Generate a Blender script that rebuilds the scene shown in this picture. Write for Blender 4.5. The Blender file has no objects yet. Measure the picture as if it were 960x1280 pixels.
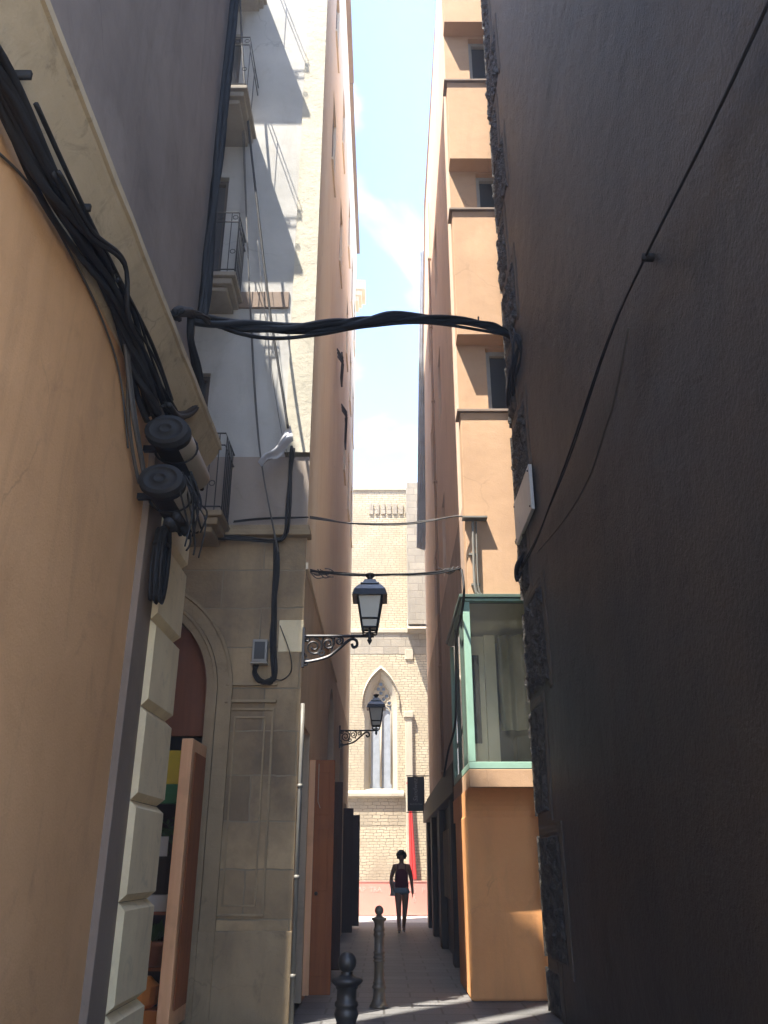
import bpy, bmesh, math, random
from mathutils import Vector, Matrix, noise as mnoise
R = math.radians
random.seed(7)
sc = bpy.context.scene
C = sc.collection
GLARE_DENSITY = .0065
PITCH = R(23.0); CP, SP = math.cos(PITCH), math.sin(PITCH)
F = 1035.0; EYE = 1.45
# ---------------------------------------------------------------- reading the photograph: pixel -> point on a real plane
def ray(u, v):
    t = (640.0 - v) / F
    return Vector(((u - 480.0) / F, CP - t * SP, SP + t * CP))
def atX(u, v, X):
    r = ray(u, v); s = X / r.x
    return Vector((X, r.y * s, EYE + r.z * s))
def atY(u, v, Y):
    r = ray(u, v); s = Y / r.y
    return Vector((r.x * s, Y, EYE + r.z * s))
def atP(u, v, A, B):
    """vertical plane through plan points A and B"""
    r = ray(u, v); nx, ny = -(B[1] - A[1]), (B[0] - A[0])
    s = (nx * A[0] + ny * A[1]) / (nx * r.x + ny * r.y)
    return Vector((r.x * s, r.y * s, EYE + r.z * s))
# ---------------------------------------------------------------- objects
WORLD = {}
def thing(name, label, cat, loc=(0, 0, 0), group=None, rotz=0):
    o = bpy.data.objects.new(name, None); C.objects.link(o)
    o.location = loc; o.rotation_euler = (0, 0, rotz); o.empty_display_size = 0.2
    o['label'] = label; o['category'] = cat
    if group: o['group'] = group
    WORLD[o.name] = Vector(loc)
    return o
def tag(o, label, cat, group=None):
    o['label'] = label; o['category'] = cat
    if group: o['group'] = group
    return o
class MB:
    def __init__(s): s.v = []; s.f = []; s.m = []
    def add(s, vs, fs, mi=0):
        b = len(s.v); s.v += [Vector(p) for p in vs]
        for f in fs: s.f.append([b + i for i in f]); s.m.append(mi)
        return s
    def quad(s, a, b, c, d, mi=0): return s.add([a, b, c, d], [(0, 1, 2, 3)], mi)
    def box(s, x0, x1, y0, y1, z0, z1, mi=0):
        vs = [(x, y, z) for z in (z0, z1) for y in (y0, y1) for x in (x0, x1)]
        return s.add(vs, [(0, 2, 3, 1), (4, 5, 7, 6), (0, 1, 5, 4), (2, 6, 7, 3), (0, 4, 6, 2), (1, 3, 7, 5)], mi)
    def prism(s, pts, off, mi=0):
        n = len(pts); off = Vector(off); pts = [Vector(p) for p in pts]
        vs = pts + [p + off for p in pts]
        fs = [tuple(range(n))[::-1], tuple(range(n, 2 * n))] + [(i, (i + 1) % n, n + (i + 1) % n, n + i) for i in range(n)]
        return s.add(vs, fs, mi)
    def tube(s, pts, r, n=6, mi=0, cap=True):
        pts = [Vector(p) for p in pts]; k = len(pts)
        rs = r if isinstance(r, (list, tuple)) else [r] * k
        vs = []; fs = []; up = None
        for i in range(k):
            d = (pts[min(i + 1, k - 1)] - pts[max(i - 1, 0)])
            if d.length < 1e-9: d = Vector((0, 0, 1))
            d.normalize()
            if up is None:
                up = Vector((0, 0, 1)) if abs(d.z) < .9 else Vector((1, 0, 0))
            a = d.cross(up)
            if a.length < 1e-6: a = d.orthogonal()
            a.normalize(); up = a.cross(d).normalized()
            for j in range(n):
                q = 2 * math.pi * j / n
                vs.append(pts[i] + (a * math.cos(q) + up * math.sin(q)) * rs[i])
        for i in range(k - 1):
            for j in range(n):
                fs.append((i * n + j, i * n + (j + 1) % n, (i + 1) * n + (j + 1) % n, (i + 1) * n + j))
        if cap:
            fs.append(tuple(range(n))[::-1]); fs.append(tuple((k - 1) * n + j for j in range(n)))
        return s.add(vs, fs, mi)
    def lathe(s, c, prof, n=20, mi=0, axis='z', sx=1, sy=1, rot=0):
        vs = []; fs = []; c = Vector(c)
        for (h, r) in prof:
            for j in range(n):
                q = 2 * math.pi * j / n + rot
                if axis == 'z': p = Vector((r * math.cos(q) * sx, r * math.sin(q) * sy, h))
                elif axis == 'y': p = Vector((r * math.cos(q) * sx, h, r * math.sin(q) * sy))
                else: p = Vector((h, r * math.cos(q) * sx, r * math.sin(q) * sy))
                vs.append(c + p)
        k = len(prof)
        for i in range(k - 1):
            for j in range(n):
                fs.append((i * n + j, i * n + (j + 1) % n, (i + 1) * n + (j + 1) % n, (i + 1) * n + j))
        fs.append(tuple(range(n))[::-1]); fs.append(tuple((k - 1) * n + j for j in range(n)))
        return s.add(vs, fs, mi)
    def ball(s, c, rx, ry=None, rz=None, n=12, mi=0):
        ry = ry or rx; rz = rz or rx
        prof = [(-math.cos(math.pi * i / 8) * rz, max(.001, math.sin(math.pi * i / 8)) * rx) for i in range(9)]
        return s.lathe(c, prof, n, mi, sy=ry / rx)
    def sheet(s, fn, nu, nv, mi=0):
        vs = [fn(i / nu, j / nv) for j in range(nv + 1) for i in range(nu + 1)]
        w = nu + 1
        return s.add(vs, [(j * w + i, j * w + i + 1, (j + 1) * w + i + 1, (j + 1) * w + i) for j in range(nv) for i in range(nu)], mi)
    # wall rectangle in (u, w) with rectangular openings; M maps (u, w, depth) to a point
    def holed(s, M, u0, u1, w0, w1, holes, depth, mi=0, rmi=None):
        us = sorted({u0, u1, *[h[0] for h in holes], *[h[1] for h in holes]})
        ws = sorted({w0, w1, *[h[2] for h in holes], *[h[3] for h in holes]})
        for a, b in zip(us, us[1:]):
            for c, d in zip(ws, ws[1:]):
                mu, mw = (a + b) / 2, (c + d) / 2
                if any(h[0] < mu < h[1] and h[2] < mw < h[3] for h in holes): continue
                s.quad(M(a, c, 0), M(b, c, 0), M(b, d, 0), M(a, d, 0), mi)
        rmi = mi if rmi is None else rmi
        for (a, b, c, d) in holes:
            for p, q in (((a, c), (a, d)), ((a, d), (b, d)), ((b, d), (b, c)), ((b, c), (a, c))):
                s.quad(M(*p, 0), M(*q, 0), M(*q, depth), M(*p, depth), rmi)
        return s
    # wall rectangle with one opening whose outline is curve: (ul, wb) ... apex ... (ur, wb)
    def arched(s, M, u0, u1, w0, w1, curve, depth, mi=0, rmi=None):
        rmi = mi if rmi is None else rmi
        a, b, wb = curve[0][0], curve[-1][0], curve[0][1]
        def q(ua, ub, wa, wb_):
            if ub - ua > 1e-6 and wb_ - wa > 1e-6: s.quad(M(ua, wa, 0), M(ub, wa, 0), M(ub, wb_, 0), M(ua, wb_, 0), mi)
        q(u0, a, w0, w1); q(b, u1, w0, w1); q(a, b, w0, wb)
        for p, r in zip(curve, curve[1:]):
            if abs(p[0] - r[0]) > 1e-6: s.quad(M(p[0], p[1], 0), M(r[0], r[1], 0), M(r[0], w1, 0), M(p[0], w1, 0), mi)
            s.quad(M(*p, 0), M(*r, 0), M(*r, depth), M(*p, depth), rmi)
        return s
    def build(s, name, mat, parent=None, smooth=False, bevel=0.0, loc=None):
        mats = mat if isinstance(mat, (list, tuple)) else [mat]
        if parent is not None: base = WORLD[parent.name]
        elif loc is not None: base = Vector(loc)
        else:
            xs = [p.x for p in s.v]; ys = [p.y for p in s.v]; zs = [p.z for p in s.v]
            base = Vector(((min(xs) + max(xs)) / 2, (min(ys) + max(ys)) / 2, min(zs)))
        me = bpy.data.meshes.new(name)
        me.from_pydata([p - base for p in s.v], [], s.f)
        for m in mats: me.materials.append(m)
        me.polygons.foreach_set('material_index', s.m)
        bm = bmesh.new(); bm.from_mesh(me); bmesh.ops.recalc_face_normals(bm, faces=bm.faces); bm.to_mesh(me); bm.free()
        if smooth:
            me.polygons.foreach_set('use_smooth', [True] * len(me.polygons))
        me.update()
        o = bpy.data.objects.new(name, me); C.objects.link(o)
        if parent is not None: o.parent = parent
        else: o.location = base
        WORLD[o.name] = base
        if bevel:
            b = o.modifiers.new('bevel', 'BEVEL'); b.width = bevel; b.segments = 2; b.limit_method = 'ANGLE'
        return o
def structure(o):
    o['kind'] = 'structure'; return o
def spl(pts, n=8):
    """smooth curve through points"""
    pts = [Vector(p) for p in pts]; out = []
    for i in range(len(pts) - 1):
        p0 = pts[max(i - 1, 0)]; p1 = pts[i]; p2 = pts[i + 1]; p3 = pts[min(i + 2, len(pts) - 1)]
        for k in range(n):
            t = k / n
            out.append(.5 * ((2 * p1) + (p2 - p0) * t + (2 * p0 - 5 * p1 + 4 * p2 - p3) * t * t + (3 * p1 - p0 - 3 * p2 + p3) * t ** 3))
    out.append(pts[-1]); return out
def strands(mb, pts, count, spread, r, seed=0, n=5, wob=1.0):
    rnd = random.Random(seed); pts = spl(pts, 6)
    for j in range(count):
        ph = rnd.uniform(0, 6.28); fr = rnd.uniform(.15, .5) * wob; ph2 = rnd.uniform(0, 6.28)
        rad = spread * math.sqrt(rnd.random())
        q = []
        for i, p in enumerate(pts):
            a = ph + i * fr * .6
            q.append(p + Vector((math.cos(a) * rad, math.cos(a + ph2) * rad * .6, math.sin(a) * rad)))
        mb.tube(q, r * rnd.choice((.5, .7, .9, 1.0, 1.2)), n)
    return mb
# ---------------------------------------------------------------- materials
class NT:
    def __init__(s, name):
        s.mat = bpy.data.materials.new(name); s.mat.use_nodes = True
        s.t = s.mat.node_tree; s.t.nodes.clear()
        s.out = s.n('ShaderNodeOutputMaterial'); s.b = s.n('ShaderNodeBsdfPrincipled')
        s.t.links.new(s.b.outputs[0], s.out.inputs[0])
    def n(s, kind, **kw):
        k = s.t.nodes.new(kind)
        for a, v in kw.items(): setattr(k, a, v)
        return k
    def l(s, a, b): s.t.links.new(a, b)
    def coord(s, scale=(1, 1, 1)):
        tc = s.n('ShaderNodeTexCoord'); mp = s.n('ShaderNodeMapping'); mp.inputs['Scale'].default_value = scale
        s.l(tc.outputs['Object'], mp.inputs[0]); return mp.outputs[0]
    def noise(s, scale, detail=5, rough=.55, vec=None, dist=0):
        k = s.n('ShaderNodeTexNoise'); k.inputs['Scale'].default_value = scale; k.inputs['Detail'].default_value = detail
        k.inputs['Roughness'].default_value = rough; k.inputs['Distortion'].default_value = dist
        if vec is not None: s.l(vec, k.inputs['Vector'])
        return k.outputs[0]
    def ramp(s, x, lo, hi):
        k = s.n('ShaderNodeMapRange'); k.inputs[1].default_value = lo; k.inputs[2].default_value = hi
        s.l(x, k.inputs[0]); return k.outputs[0]
    def mix(s, fac, a, b, mode='MIX'):
        k = s.n('ShaderNodeMix'); k.data_type = 'RGBA'; k.blend_type = mode
        for inp, v in ((k.inputs[0], fac), (k.inputs[6], a), (k.inputs[7], b)):
            if isinstance(v, (int, float)): inp.default_value = v
            elif isinstance(v, (tuple, list)): inp.default_value = (*v[:3], 1)
            else: s.l(v, inp)
        return k.outputs[2]
    def mul(s, a, k_):
        k = s.n('ShaderNodeMath', operation='MULTIPLY'); s.l(a, k.inputs[0])
        if isinstance(k_, (int, float)): k.inputs[1].default_value = k_
        else: s.l(k_, k.inputs[1])
        return k.outputs[0]
    def bump(s, h, strength, dist=.01, normal=None):
        k = s.n('ShaderNodeBump'); k.inputs['Strength'].default_value = strength; k.inputs['Distance'].default_value = dist
        s.l(h, k.inputs['Height'])
        if normal is not None: s.l(normal, k.inputs['Normal'])
        return k.outputs[0]
    def done(s, col=None, rough=.8, normal=None, metal=0, spec=.3):
        if col is not None:
            if isinstance(col, (tuple, list)): s.b.inputs['Base Color'].default_value = (*col[:3], 1)
            else: s.l(col, s.b.inputs['Base Color'])
        s.b.inputs['Roughness'].default_value = rough; s.b.inputs['Metallic'].default_value = metal
        s.b.inputs['Specular IOR Level'].default_value = spec
        if normal is not None: s.l(normal, s.b.inputs['Normal'])
        return s.mat
def stucco(name, c1, c2, scale=1.2, stain=(.2, .15, .1), streak=.3, blot=.25, bump=.35, bscale=60, rough=.88, spec=.25, big=0.0, bdist=.008, crack=.45, patch=.2):
    n = NT(name); o = n.coord()
    col = n.mix(n.ramp(n.noise(scale, 7, .6, o), .35, .68), c1, c2)
    st = n.ramp(n.noise(1, 7, .7, n.coord((2.6, 2.6, .4)), .6), .5, .8)
    col = n.mix(n.mul(st, streak), col, stain)
    bl = n.ramp(n.noise(scale * 2.3, 9, .7, o, 1.2), .56, .74)
    col = n.mix(n.mul(bl, blot), col, stain)
    pp = n.ramp(n.noise(.55, 8, .62, o, .8), .55, .63)
    col = n.mix(n.mul(pp, patch), col, tuple(min(.9, c * 1.22 + .015) for c in c1))
    sc_ = n.ramp(n.noise(11, 8, .8, n.coord((1, 1, .5)), 2.0), .62, .72)
    col = n.mix(n.mul(sc_, .3), col, stain)
    vo = n.n('ShaderNodeTexVoronoi', feature='DISTANCE_TO_EDGE'); vo.inputs['Scale'].default_value = .8
    dv = n.n('ShaderNodeTexNoise'); dv.inputs['Scale'].default_value = 3.5; dv.inputs['Detail'].default_value = 6; n.l(o, dv.inputs['Vector'])
    dm = n.mix(.22, o, dv.outputs[1]); n.l(dm, vo.inputs['Vector'])
    ck = n.ramp(vo.outputs['Distance'], .006, .0); ck = n.mul(ck, n.ramp(n.noise(.9, 3, .5, o), .5, .62))
    col = n.mix(n.mul(ck, crack), col, tuple(c * .35 for c in c1))
    fine = n.ramp(n.noise(90, 3, .6, o), .3, .75)
    col = n.mix(n.mul(fine, .12), col, tuple(c * .6 for c in c1))
    nb = n.bump(n.noise(bscale, 6, .65, o), bump, bdist)
    nb = n.bump(n.noise(3.5, 5, .6, o), .25 + big, .03 + big * .05, nb)
    return n.done(col, rough, nb, spec=spec)
def masonry(name, c1, c2, mortar, bw, bh, mort=.02, bump=.6, var=(.3, .22, .15), vfac=.5, rough=.88, squash=.5, streak=.25, stain=(.12, .1, .08), offset=.5, bdist=.012, bmul=1.0, mfac=1.0):
    n = NT(name); tc = n.n('ShaderNodeTexCoord'); o = tc.outputs['Object']
    sp = n.n('ShaderNodeSeparateXYZ'); n.l(o, sp.inputs[0])
    ad = n.n('ShaderNodeMath', operation='ADD'); n.l(sp.outputs[0], ad.inputs[0]); n.l(sp.outputs[1], ad.inputs[1])
    cb = n.n('ShaderNodeCombineXYZ'); n.l(ad.outputs[0], cb.inputs[0]); n.l(sp.outputs[2], cb.inputs[1])
    wob = n.noise(2.2, 3, .5, o)
    wb = n.n('ShaderNodeVectorMath', operation='SCALE'); n.l(n.n('ShaderNodeTexNoise').outputs[1], wb.inputs[0]); wb.inputs[3].default_value = bmul * .035
    wb.inputs[0].links[0].from_node.inputs['Scale'].default_value = 5.0; n.l(o, wb.inputs[0].links[0].from_node.inputs['Vector'])
    va = n.n('ShaderNodeVectorMath', operation='ADD'); n.l(cb.outputs[0], va.inputs[0]); n.l(wb.outputs[0], va.inputs[1])
    br = n.n('ShaderNodeTexBrick'); n.l(va.outputs[0], br.inputs['Vector'])
    br.inputs['Scale'].default_value = 1; br.inputs['Brick Width'].default_value = bw; br.inputs['Row Height'].default_value = bh
    br.inputs['Mortar Size'].default_value = mort; br.inputs['Mortar Smooth'].default_value = .4; br.inputs['Bias'].default_value = 0
    br.offset = offset; br.squash = 1 + squash * .4; br.squash_frequency = 3
    br.inputs['Color1'].default_value = (*c1, 1); br.inputs['Color2'].default_value = (*c2, 1)
    col0 = n.mix(n.mul(n.ramp(n.noise(1.1, 8, .65, o), .42, .7), vfac), br.outputs[0], var)
    col0 = n.mix(n.mul(n.ramp(n.noise(14, 6, .7, o), .45, .75), .3), col0, tuple(c * .55 for c in c1))
    mo = n.mul(br.outputs['Fac'], mfac)
    col = n.mix(mo, col0, mortar)
    st = n.ramp(n.noise(1, 6, .65, n.coord((4, 4, .5))), .5, .8)
    col = n.mix(n.mul(st, streak), col, stain)
    h = n.mix(br.outputs['Fac'], n.noise(25, 6, .65, o), (0, 0, 0))
    return n.done(col, rough, n.bump(h, bump, bdist), spec=.25)
def plain(name, col, rough=.6, metal=0, spec=.4, var=.25, vs=8, bump=.15):
    n = NT(name); o = n.coord()
    c = n.mix(n.mul(n.ramp(n.noise(vs, 6, .6, o), .4, .75), var), col, tuple(x * .45 for x in col))
    return n.done(c, rough, n.bump(n.noise(vs * 7, 4, .6, o), bump, .004), metal, spec)
def wood(name, c1, c2, rough=.65):
    n = NT(name); v = n.coord((14, 14, .8))
    g = n.noise(1, 6, .6, v, .6)
    c = n.mix(n.ramp(g, .35, .7), c1, c2)
    c = n.mix(n.mul(n.ramp(n.noise(2.5, 7, .65, n.coord()), .5, .75), .35), c, tuple(x * .35 for x in c1))
    return n.done(c, rough, n.bump(g, .3, .004), spec=.3)
def glass(name, tint=(.8, .85, .85), gloss=.12):
    n = NT(name); n.t.nodes.remove(n.b)
    tr = n.n('ShaderNodeBsdfTransparent'); tr.inputs[0].default_value = (*tint, 1)
    gl = n.n('ShaderNodeBsdfGlossy'); gl.inputs['Roughness'].default_value = .03
    fr = n.n('ShaderNodeFresnel'); fr.inputs[0].default_value = 1.5
    ad = n.n('ShaderNodeMath', operation='ADD'); n.l(fr.outputs[0], ad.inputs[0]); ad.inputs[1].default_value = gloss * .5
    mx = n.n('ShaderNodeMixShader'); n.l(ad.outputs[0], mx.inputs[0]); n.l(tr.outputs[0], mx.inputs[1]); n.l(gl.outputs[0], mx.inputs[2])
    df = n.n('ShaderNodeBsdfDiffuse'); df.inputs[0].default_value = (.6, .6, .5, 1)
    m2 = n.n('ShaderNodeMixShader'); n.l(n.mul(n.ramp(n.noise(2.5, 6, .6, n.coord((1, 1, .5))), .3, .8), .08), m2.inputs[0]); n.l(mx.outputs[0], m2.inputs[1]); n.l(df.outputs[0], m2.inputs[2])
    n.l(m2.outputs[0], n.out.inputs[0]); return n.mat
M = {}
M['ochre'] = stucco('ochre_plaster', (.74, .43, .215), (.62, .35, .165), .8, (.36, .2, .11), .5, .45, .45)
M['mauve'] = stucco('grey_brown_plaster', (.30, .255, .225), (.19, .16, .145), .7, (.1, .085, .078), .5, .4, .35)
M['cream'] = stucco('cream_render', (.82, .67, .43), (.70, .57, .36), 2.0, (.3, .26, .18), .4, .5, .5)
M['cornice'] = stucco('cream_cornice', (.53, .435, .30), (.44, .36, .245), 2.0, (.14, .12, .085), .45, .7, .3)
M['taupe'] = stucco('taupe_side', (.25, .19, .15), (.2, .155, .12), 1.2, (.1, .08, .06), .3, .3, .3)
M['white'] = stucco('white_plaster', (.46, .45, .42), (.36, .355, .335), .8, (.27, .25, .21), .6, .45, .4)
M['rough_white'] = stucco('rough_pale_stone', (.53, .49, .39), (.42, .39, .31), 1.3, (.25, .22, .16), .5, .5, .4, 9, bdist=.03)
M['side_orange'] = stucco('pale_orange_plaster', (.86, .76, .59), (.82, .71, .54), .5, (.5, .38, .28), .4, .2, .25)
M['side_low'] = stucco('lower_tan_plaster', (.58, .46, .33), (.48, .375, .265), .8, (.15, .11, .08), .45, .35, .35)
M['orange'] = stucco('orange_plaster', (.50, .325, .20), (.44, .28, .17), .9, (.3, .19, .12), .4, .25, .25)
M['orange_deep'] = stucco('deep_orange_plaster', (.86, .42, .17), (.78, .36, .14), .7, (.4, .21, .1), .35, .3, .2)
M['orange_side'] = stucco('dusty_orange_plaster', (.76, .57, .44), (.68, .5, .385), .6, (.4, .28, .21), .5, .3, .3)
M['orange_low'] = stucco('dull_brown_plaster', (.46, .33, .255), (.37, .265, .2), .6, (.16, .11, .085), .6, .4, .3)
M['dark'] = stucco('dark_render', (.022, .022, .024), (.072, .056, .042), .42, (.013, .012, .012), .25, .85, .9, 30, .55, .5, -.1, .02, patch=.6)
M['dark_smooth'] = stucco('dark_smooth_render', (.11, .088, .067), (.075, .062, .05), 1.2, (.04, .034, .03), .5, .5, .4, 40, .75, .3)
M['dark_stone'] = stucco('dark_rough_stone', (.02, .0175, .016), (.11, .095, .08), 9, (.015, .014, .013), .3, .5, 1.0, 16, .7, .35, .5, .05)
M['ashlar'] = masonry('brown_ashlar', (.46, .335, .19), (.25, .18, .105), (.52, .43, .29), .95, .47, .010, .6, (.14, .1, .065), .85, streak=.55, mfac=.4)
M['ashlar_plain'] = stucco('worn_stone', (.36, .27, .16), (.26, .195, .12), 1.6, (.1, .075, .05), .45, .6, .6)
M['church'] = masonry('golden_masonry', (.56, .48, .345), (.50, .42, .295), (.57, .48, .35), .21, .085, .008, .35, (.33, .27, .19), .85, bmul=2.2, streak=.15, stain=(.3, .25, .18), mfac=.12, bdist=.012)
M['church_grey'] = masonry('grey_masonry', (.40, .35, .275), (.31, .275, .22), (.45, .39, .31), .5, .26, .014, .7, (.2, .18, .15), .6, streak=.25, mfac=.5)
M['church_dull'] = masonry('dull_masonry', (.46, .385, .275), (.40, .33, .235), (.47, .395, .285), .27, .10, .008, .6, (.27, .23, .17), .7, streak=.2, mfac=.12, bmul=2.2)
M['church_trim'] = stucco('pale_carved_stone', (.47, .415, .32), (.40, .35, .27), 2, (.25, .21, .16), .2, .3, .3)
M['tar'] = stucco('brown_stain', (.1, .08, .06), (.14, .11, .08), 2, (.05, .04, .035), .4, .4, .4)
M['balcony_stone'] = stucco('sooty_balcony_stone', (.33, .29, .235), (.24, .21, .17), 2.0, (.1, .085, .07), .4, .5, .4)
M['iron'] = plain('black_iron', (.018, .018, .02), .45, .3, .5)
M['lamp_roof'] = plain('weathered_lamp_metal', (.05, .05, .052), .22, 0, 1.0, .3)
M['lamp_glass'] = plain('opal_lamp_glass', (.42, .41, .36), .3, 0, .5, .15)
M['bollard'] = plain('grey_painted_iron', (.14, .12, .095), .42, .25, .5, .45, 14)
M['bollard_shaded'] = plain('shaded_painted_iron', (.045, .043, .042), .42, .25, .5, .45, 14)  # bollard iron again, shade on the near one put into the colour
M['cable'] = plain('black_rubber_cable', (.02, .02, .021), .72, 0, .3, .5, 9, .5)
M['cable_grey'] = plain('grey_cable', (.09, .085, .08), .6, 0, .3)
M['cable_pale'] = plain('pale_cable', (.36, .33, .28), .6, 0, .3)
M['pipe'] = plain('grey_pipe', (.2, .19, .165), .5, .1, .4, .5, 5)
M['pipe_brown'] = plain('painted_pipe', (.38, .24, .16), .5, 0, .4, .3, 5)
M['closure_pale'] = plain('pale_grey_plastic', (.36, .33, .275), .45, 0, .5, .25)
M['green'] = plain('pale_green_paint', (.27, .44, .34), .5, 0, .4, .25, 6)
M['green_dark'] = plain('dark_green_paint', (.07, .11, .085), .5, 0, .4, .3, 6)
M['door_orange'] = wood('orange_painted_wood', (.82, .47, .26), (.72, .39, .2))
M['door_brown'] = wood('red_brown_wood', (.33, .105, .03), (.24, .075, .022))
M['door_dark'] = wood('dark_brown_wood', (.055, .03, .02), (.035, .02, .014))
M['shop_wood'] = wood('dark_shopfront_wood', (.07, .05, .038), (.04, .03, .024))
M['tympanum'] = wood('brown_red_panel', (.2, .075, .035), (.15, .055, .027))
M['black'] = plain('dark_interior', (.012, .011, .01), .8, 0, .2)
M['win_glass'] = plain('dark_window_glass', (.03, .036, .045), .06, 0, .6, .1)
M['church_glass'] = plain('leaded_glass', (.34, .37, .41), .3, 0, .5, .5, 4)
M['bay_glass'] = glass('bay_glass', (.93, .96, .93), .10)
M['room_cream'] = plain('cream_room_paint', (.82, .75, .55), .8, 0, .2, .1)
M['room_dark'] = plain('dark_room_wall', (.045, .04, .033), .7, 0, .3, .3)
M['room_floor'] = wood('room_floor', (.82, .74, .58), (.74, .66, .5))
M['curtain'] = plain('beige_curtain', (.36, .33, .24), .9, 0, .1, .3)
M['coral'] = plain('coral_hoarding_paint', (.58, .25, .20), .55, 0, .4, .12, 3)
M['letter'] = plain('pale_letter_paint', (.64, .40, .34), .6, 0, .3, .2)
M['red'] = plain('matte_red', (.56, .05, .045), .8, 0, .2, .15)
M['sign_black'] = plain('black_sign_board', (.012, .011, .011), .45, 0, .4, .2)
M['sign_letter'] = plain('grey_sign_letter', (.3, .3, .28), .6, 0, .3, .4, 30)
M['plaque'] = plain('white_enamel', (.5, .5, .48), .5, 0, .4, .3, 6)
M['corr'] = plain('weathered_zinc', (.42, .48, .55), .5, 0, .5, .6, 3)
M['skin'] = plain('skin', (.30, .155, .10), .55, 0, .35, .1, 20, .05)
M['hair'] = plain('black_hair', (.010, .008, .007), .75, 0, .25, .3, 60, .8)
M['top'] = plain('maroon_cotton', (.13, .018, .034), .9, 0, .15, .3, 20)
M['denim'] = plain('grey_blue_denim', (.26, .32, .38), .9, 0, .15, .35, 25)
M['bag'] = plain('white_canvas', (.5, .48, .45), .9, 0, .15, .25)
M['shoe'] = plain('white_shoe', (.45, .42, .38), .7, 0, .3, .25)
M['lip'] = plain('dark_lip', (.12, .03, .03), .5); M['eye'] = plain('dark_eye', (.01, .008, .008), .3)
M['yellow'] = plain('yellow_board', (.62, .45, .02), .5, 0, .4, .25, 6)
M['sgreen'] = plain('green_board', (.02, .16, .05), .5, 0, .4, .25, 6)
M['paper'] = plain('white_paper', (.6, .6, .56), .8, 0, .2, .15)
M['terracotta'] = plain('terracotta', (.45, .17, .07), .8, 0, .2, .3)
M['orange_plastic'] = plain('orange_plastic', (.75, .27, .05), .4, 0, .4, .15)
M['leaf'] = plain('plant_leaf', (.07, .14, .03), .5, 0, .4, .4, 20)
M['sheet'] = plain('pale_plastic_sheet', (.42, .43, .47), .4, 0, .5, .2)
M['grey_box'] = plain('grey_box', (.3, .29, .26), .5, 0, .4, .3); M['box_dark'] = plain('dark_meter_face', (.03, .028, .026), .35, 0, .5)
# paving
n = NT('paving'); o_ = n.coord()
br = n.n('ShaderNodeTexBrick'); n.l(o_, br.inputs['Vector']); br.inputs['Scale'].default_value = 1
br.inputs['Brick Width'].default_value = .62; br.inputs['Row Height'].default_value = .40; br.inputs['Mortar Size'].default_value = .013; br.offset = .5
br.inputs['Color1'].default_value = (.15, .148, .147, 1); br.inputs['Color2'].default_value = (.105, .106, .108, 1)
c_ = n.mix(n.mul(n.ramp(n.noise(1.6, 8, .65, o_), .4, .7), .5), br.outputs[0], (.07, .069, .068))
c_ = n.mix(n.mul(n.ramp(n.noise(35, 4, .6, o_), .5, .75), .4), c_, (.3, .29, .27))
c_ = n.mix(br.outputs['Fac'], c_, (.06, .058, .055))
h_ = n.mix(br.outputs['Fac'], n.noise(30, 6, .65, o_), (0, 0, 0))
M['paving'] = n.done(c_, .6, n.bump(h_, .5, .008), spec=.45)
M['plaza'] = stucco('pale_plaza_stone', (.52, .47, .40), (.44, .40, .35), .6, (.2, .18, .15), .1, .3, .3)
M['mud'] = stucco('plot_ground', (.25, .22, .18), (.2, .18, .15), .1)

# ---------------------------------------------------------------- setting
YBK0 = -1.5
structure(MB().quad((-120, -120, -.008), (120, -120, -.008), (120, 120, -.008), (-120, 120, -.008)).build('ground', M['plaza'], loc=(0, 0, -.008)))
structure(MB().quad((-14, YBK0, 0), (14, YBK0, 0), (14, 24.6, 0), (-14, 24.6, 0)).build('alley_paving', M['paving'], loc=(0, 0, 0)))

# ---------------------------------------------------------------- near left building
XL, YL, HL = -1.70, 6.40, 28.0
YBK = -3.4
nl = thing('corner_building', 'ochre plastered building filling the left edge, cream cornice and zigzag cream corner blocks', 'building', (-5.2, -4, 0))
def foot(x1): return [(-9, YBK), (x1, YBK), (x1, YL), (-1.83, YL), (-9, -1.13)]
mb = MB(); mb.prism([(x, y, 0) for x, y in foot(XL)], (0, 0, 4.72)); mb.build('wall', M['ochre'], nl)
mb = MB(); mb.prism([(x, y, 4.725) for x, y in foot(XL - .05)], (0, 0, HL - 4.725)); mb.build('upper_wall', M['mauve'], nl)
mb = MB()
prof = [(XL - .03, 4.50), (XL + .015, 4.505), (XL + .05, 4.60), (XL + .10, 4.72), (XL + .165, 4.84), (XL + .195, 4.885), (XL + .2, 4.91), (XL + .22, 4.915), (XL + .22, 4.97), (XL - .03, 5.04)]
N = 90; y0, y1 = YBK, YL + .32
rows = []
for i in range(N + 1):
    y = y0 + (y1 - y0) * (i / N) ** .6
    jit = .006 * mnoise.noise((y * 3, 0, 0))
    rows.append([(x + (jit if k in (3, 4, 5, 6, 7) else 0), y + (random.uniform(-.03, .05) if i == N else 0), z + (jit if k > 0 else 0)) for k, (x, z) in enumerate(prof)])
K = len(prof)
mb.add([p for r in rows for p in r], [(i * K + k, i * K + k + 1, (i + 1) * K + k + 1, (i + 1) * K + k) for i in range(N) for k in range(K - 1)] + [tuple(range(K)), tuple(N * K + k for k in range(K))])
mb.build('cornice', M['cornice'], nl)
mb = MB(); mb.box(XL - .08, XL + .048, YL - 1.05, YL - .06, 0, 4.6); mb.build('corner_pier', M['taupe'], nl, bevel=.006)
mb = MB()
zq = 0.02
random.seed(3)
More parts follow.
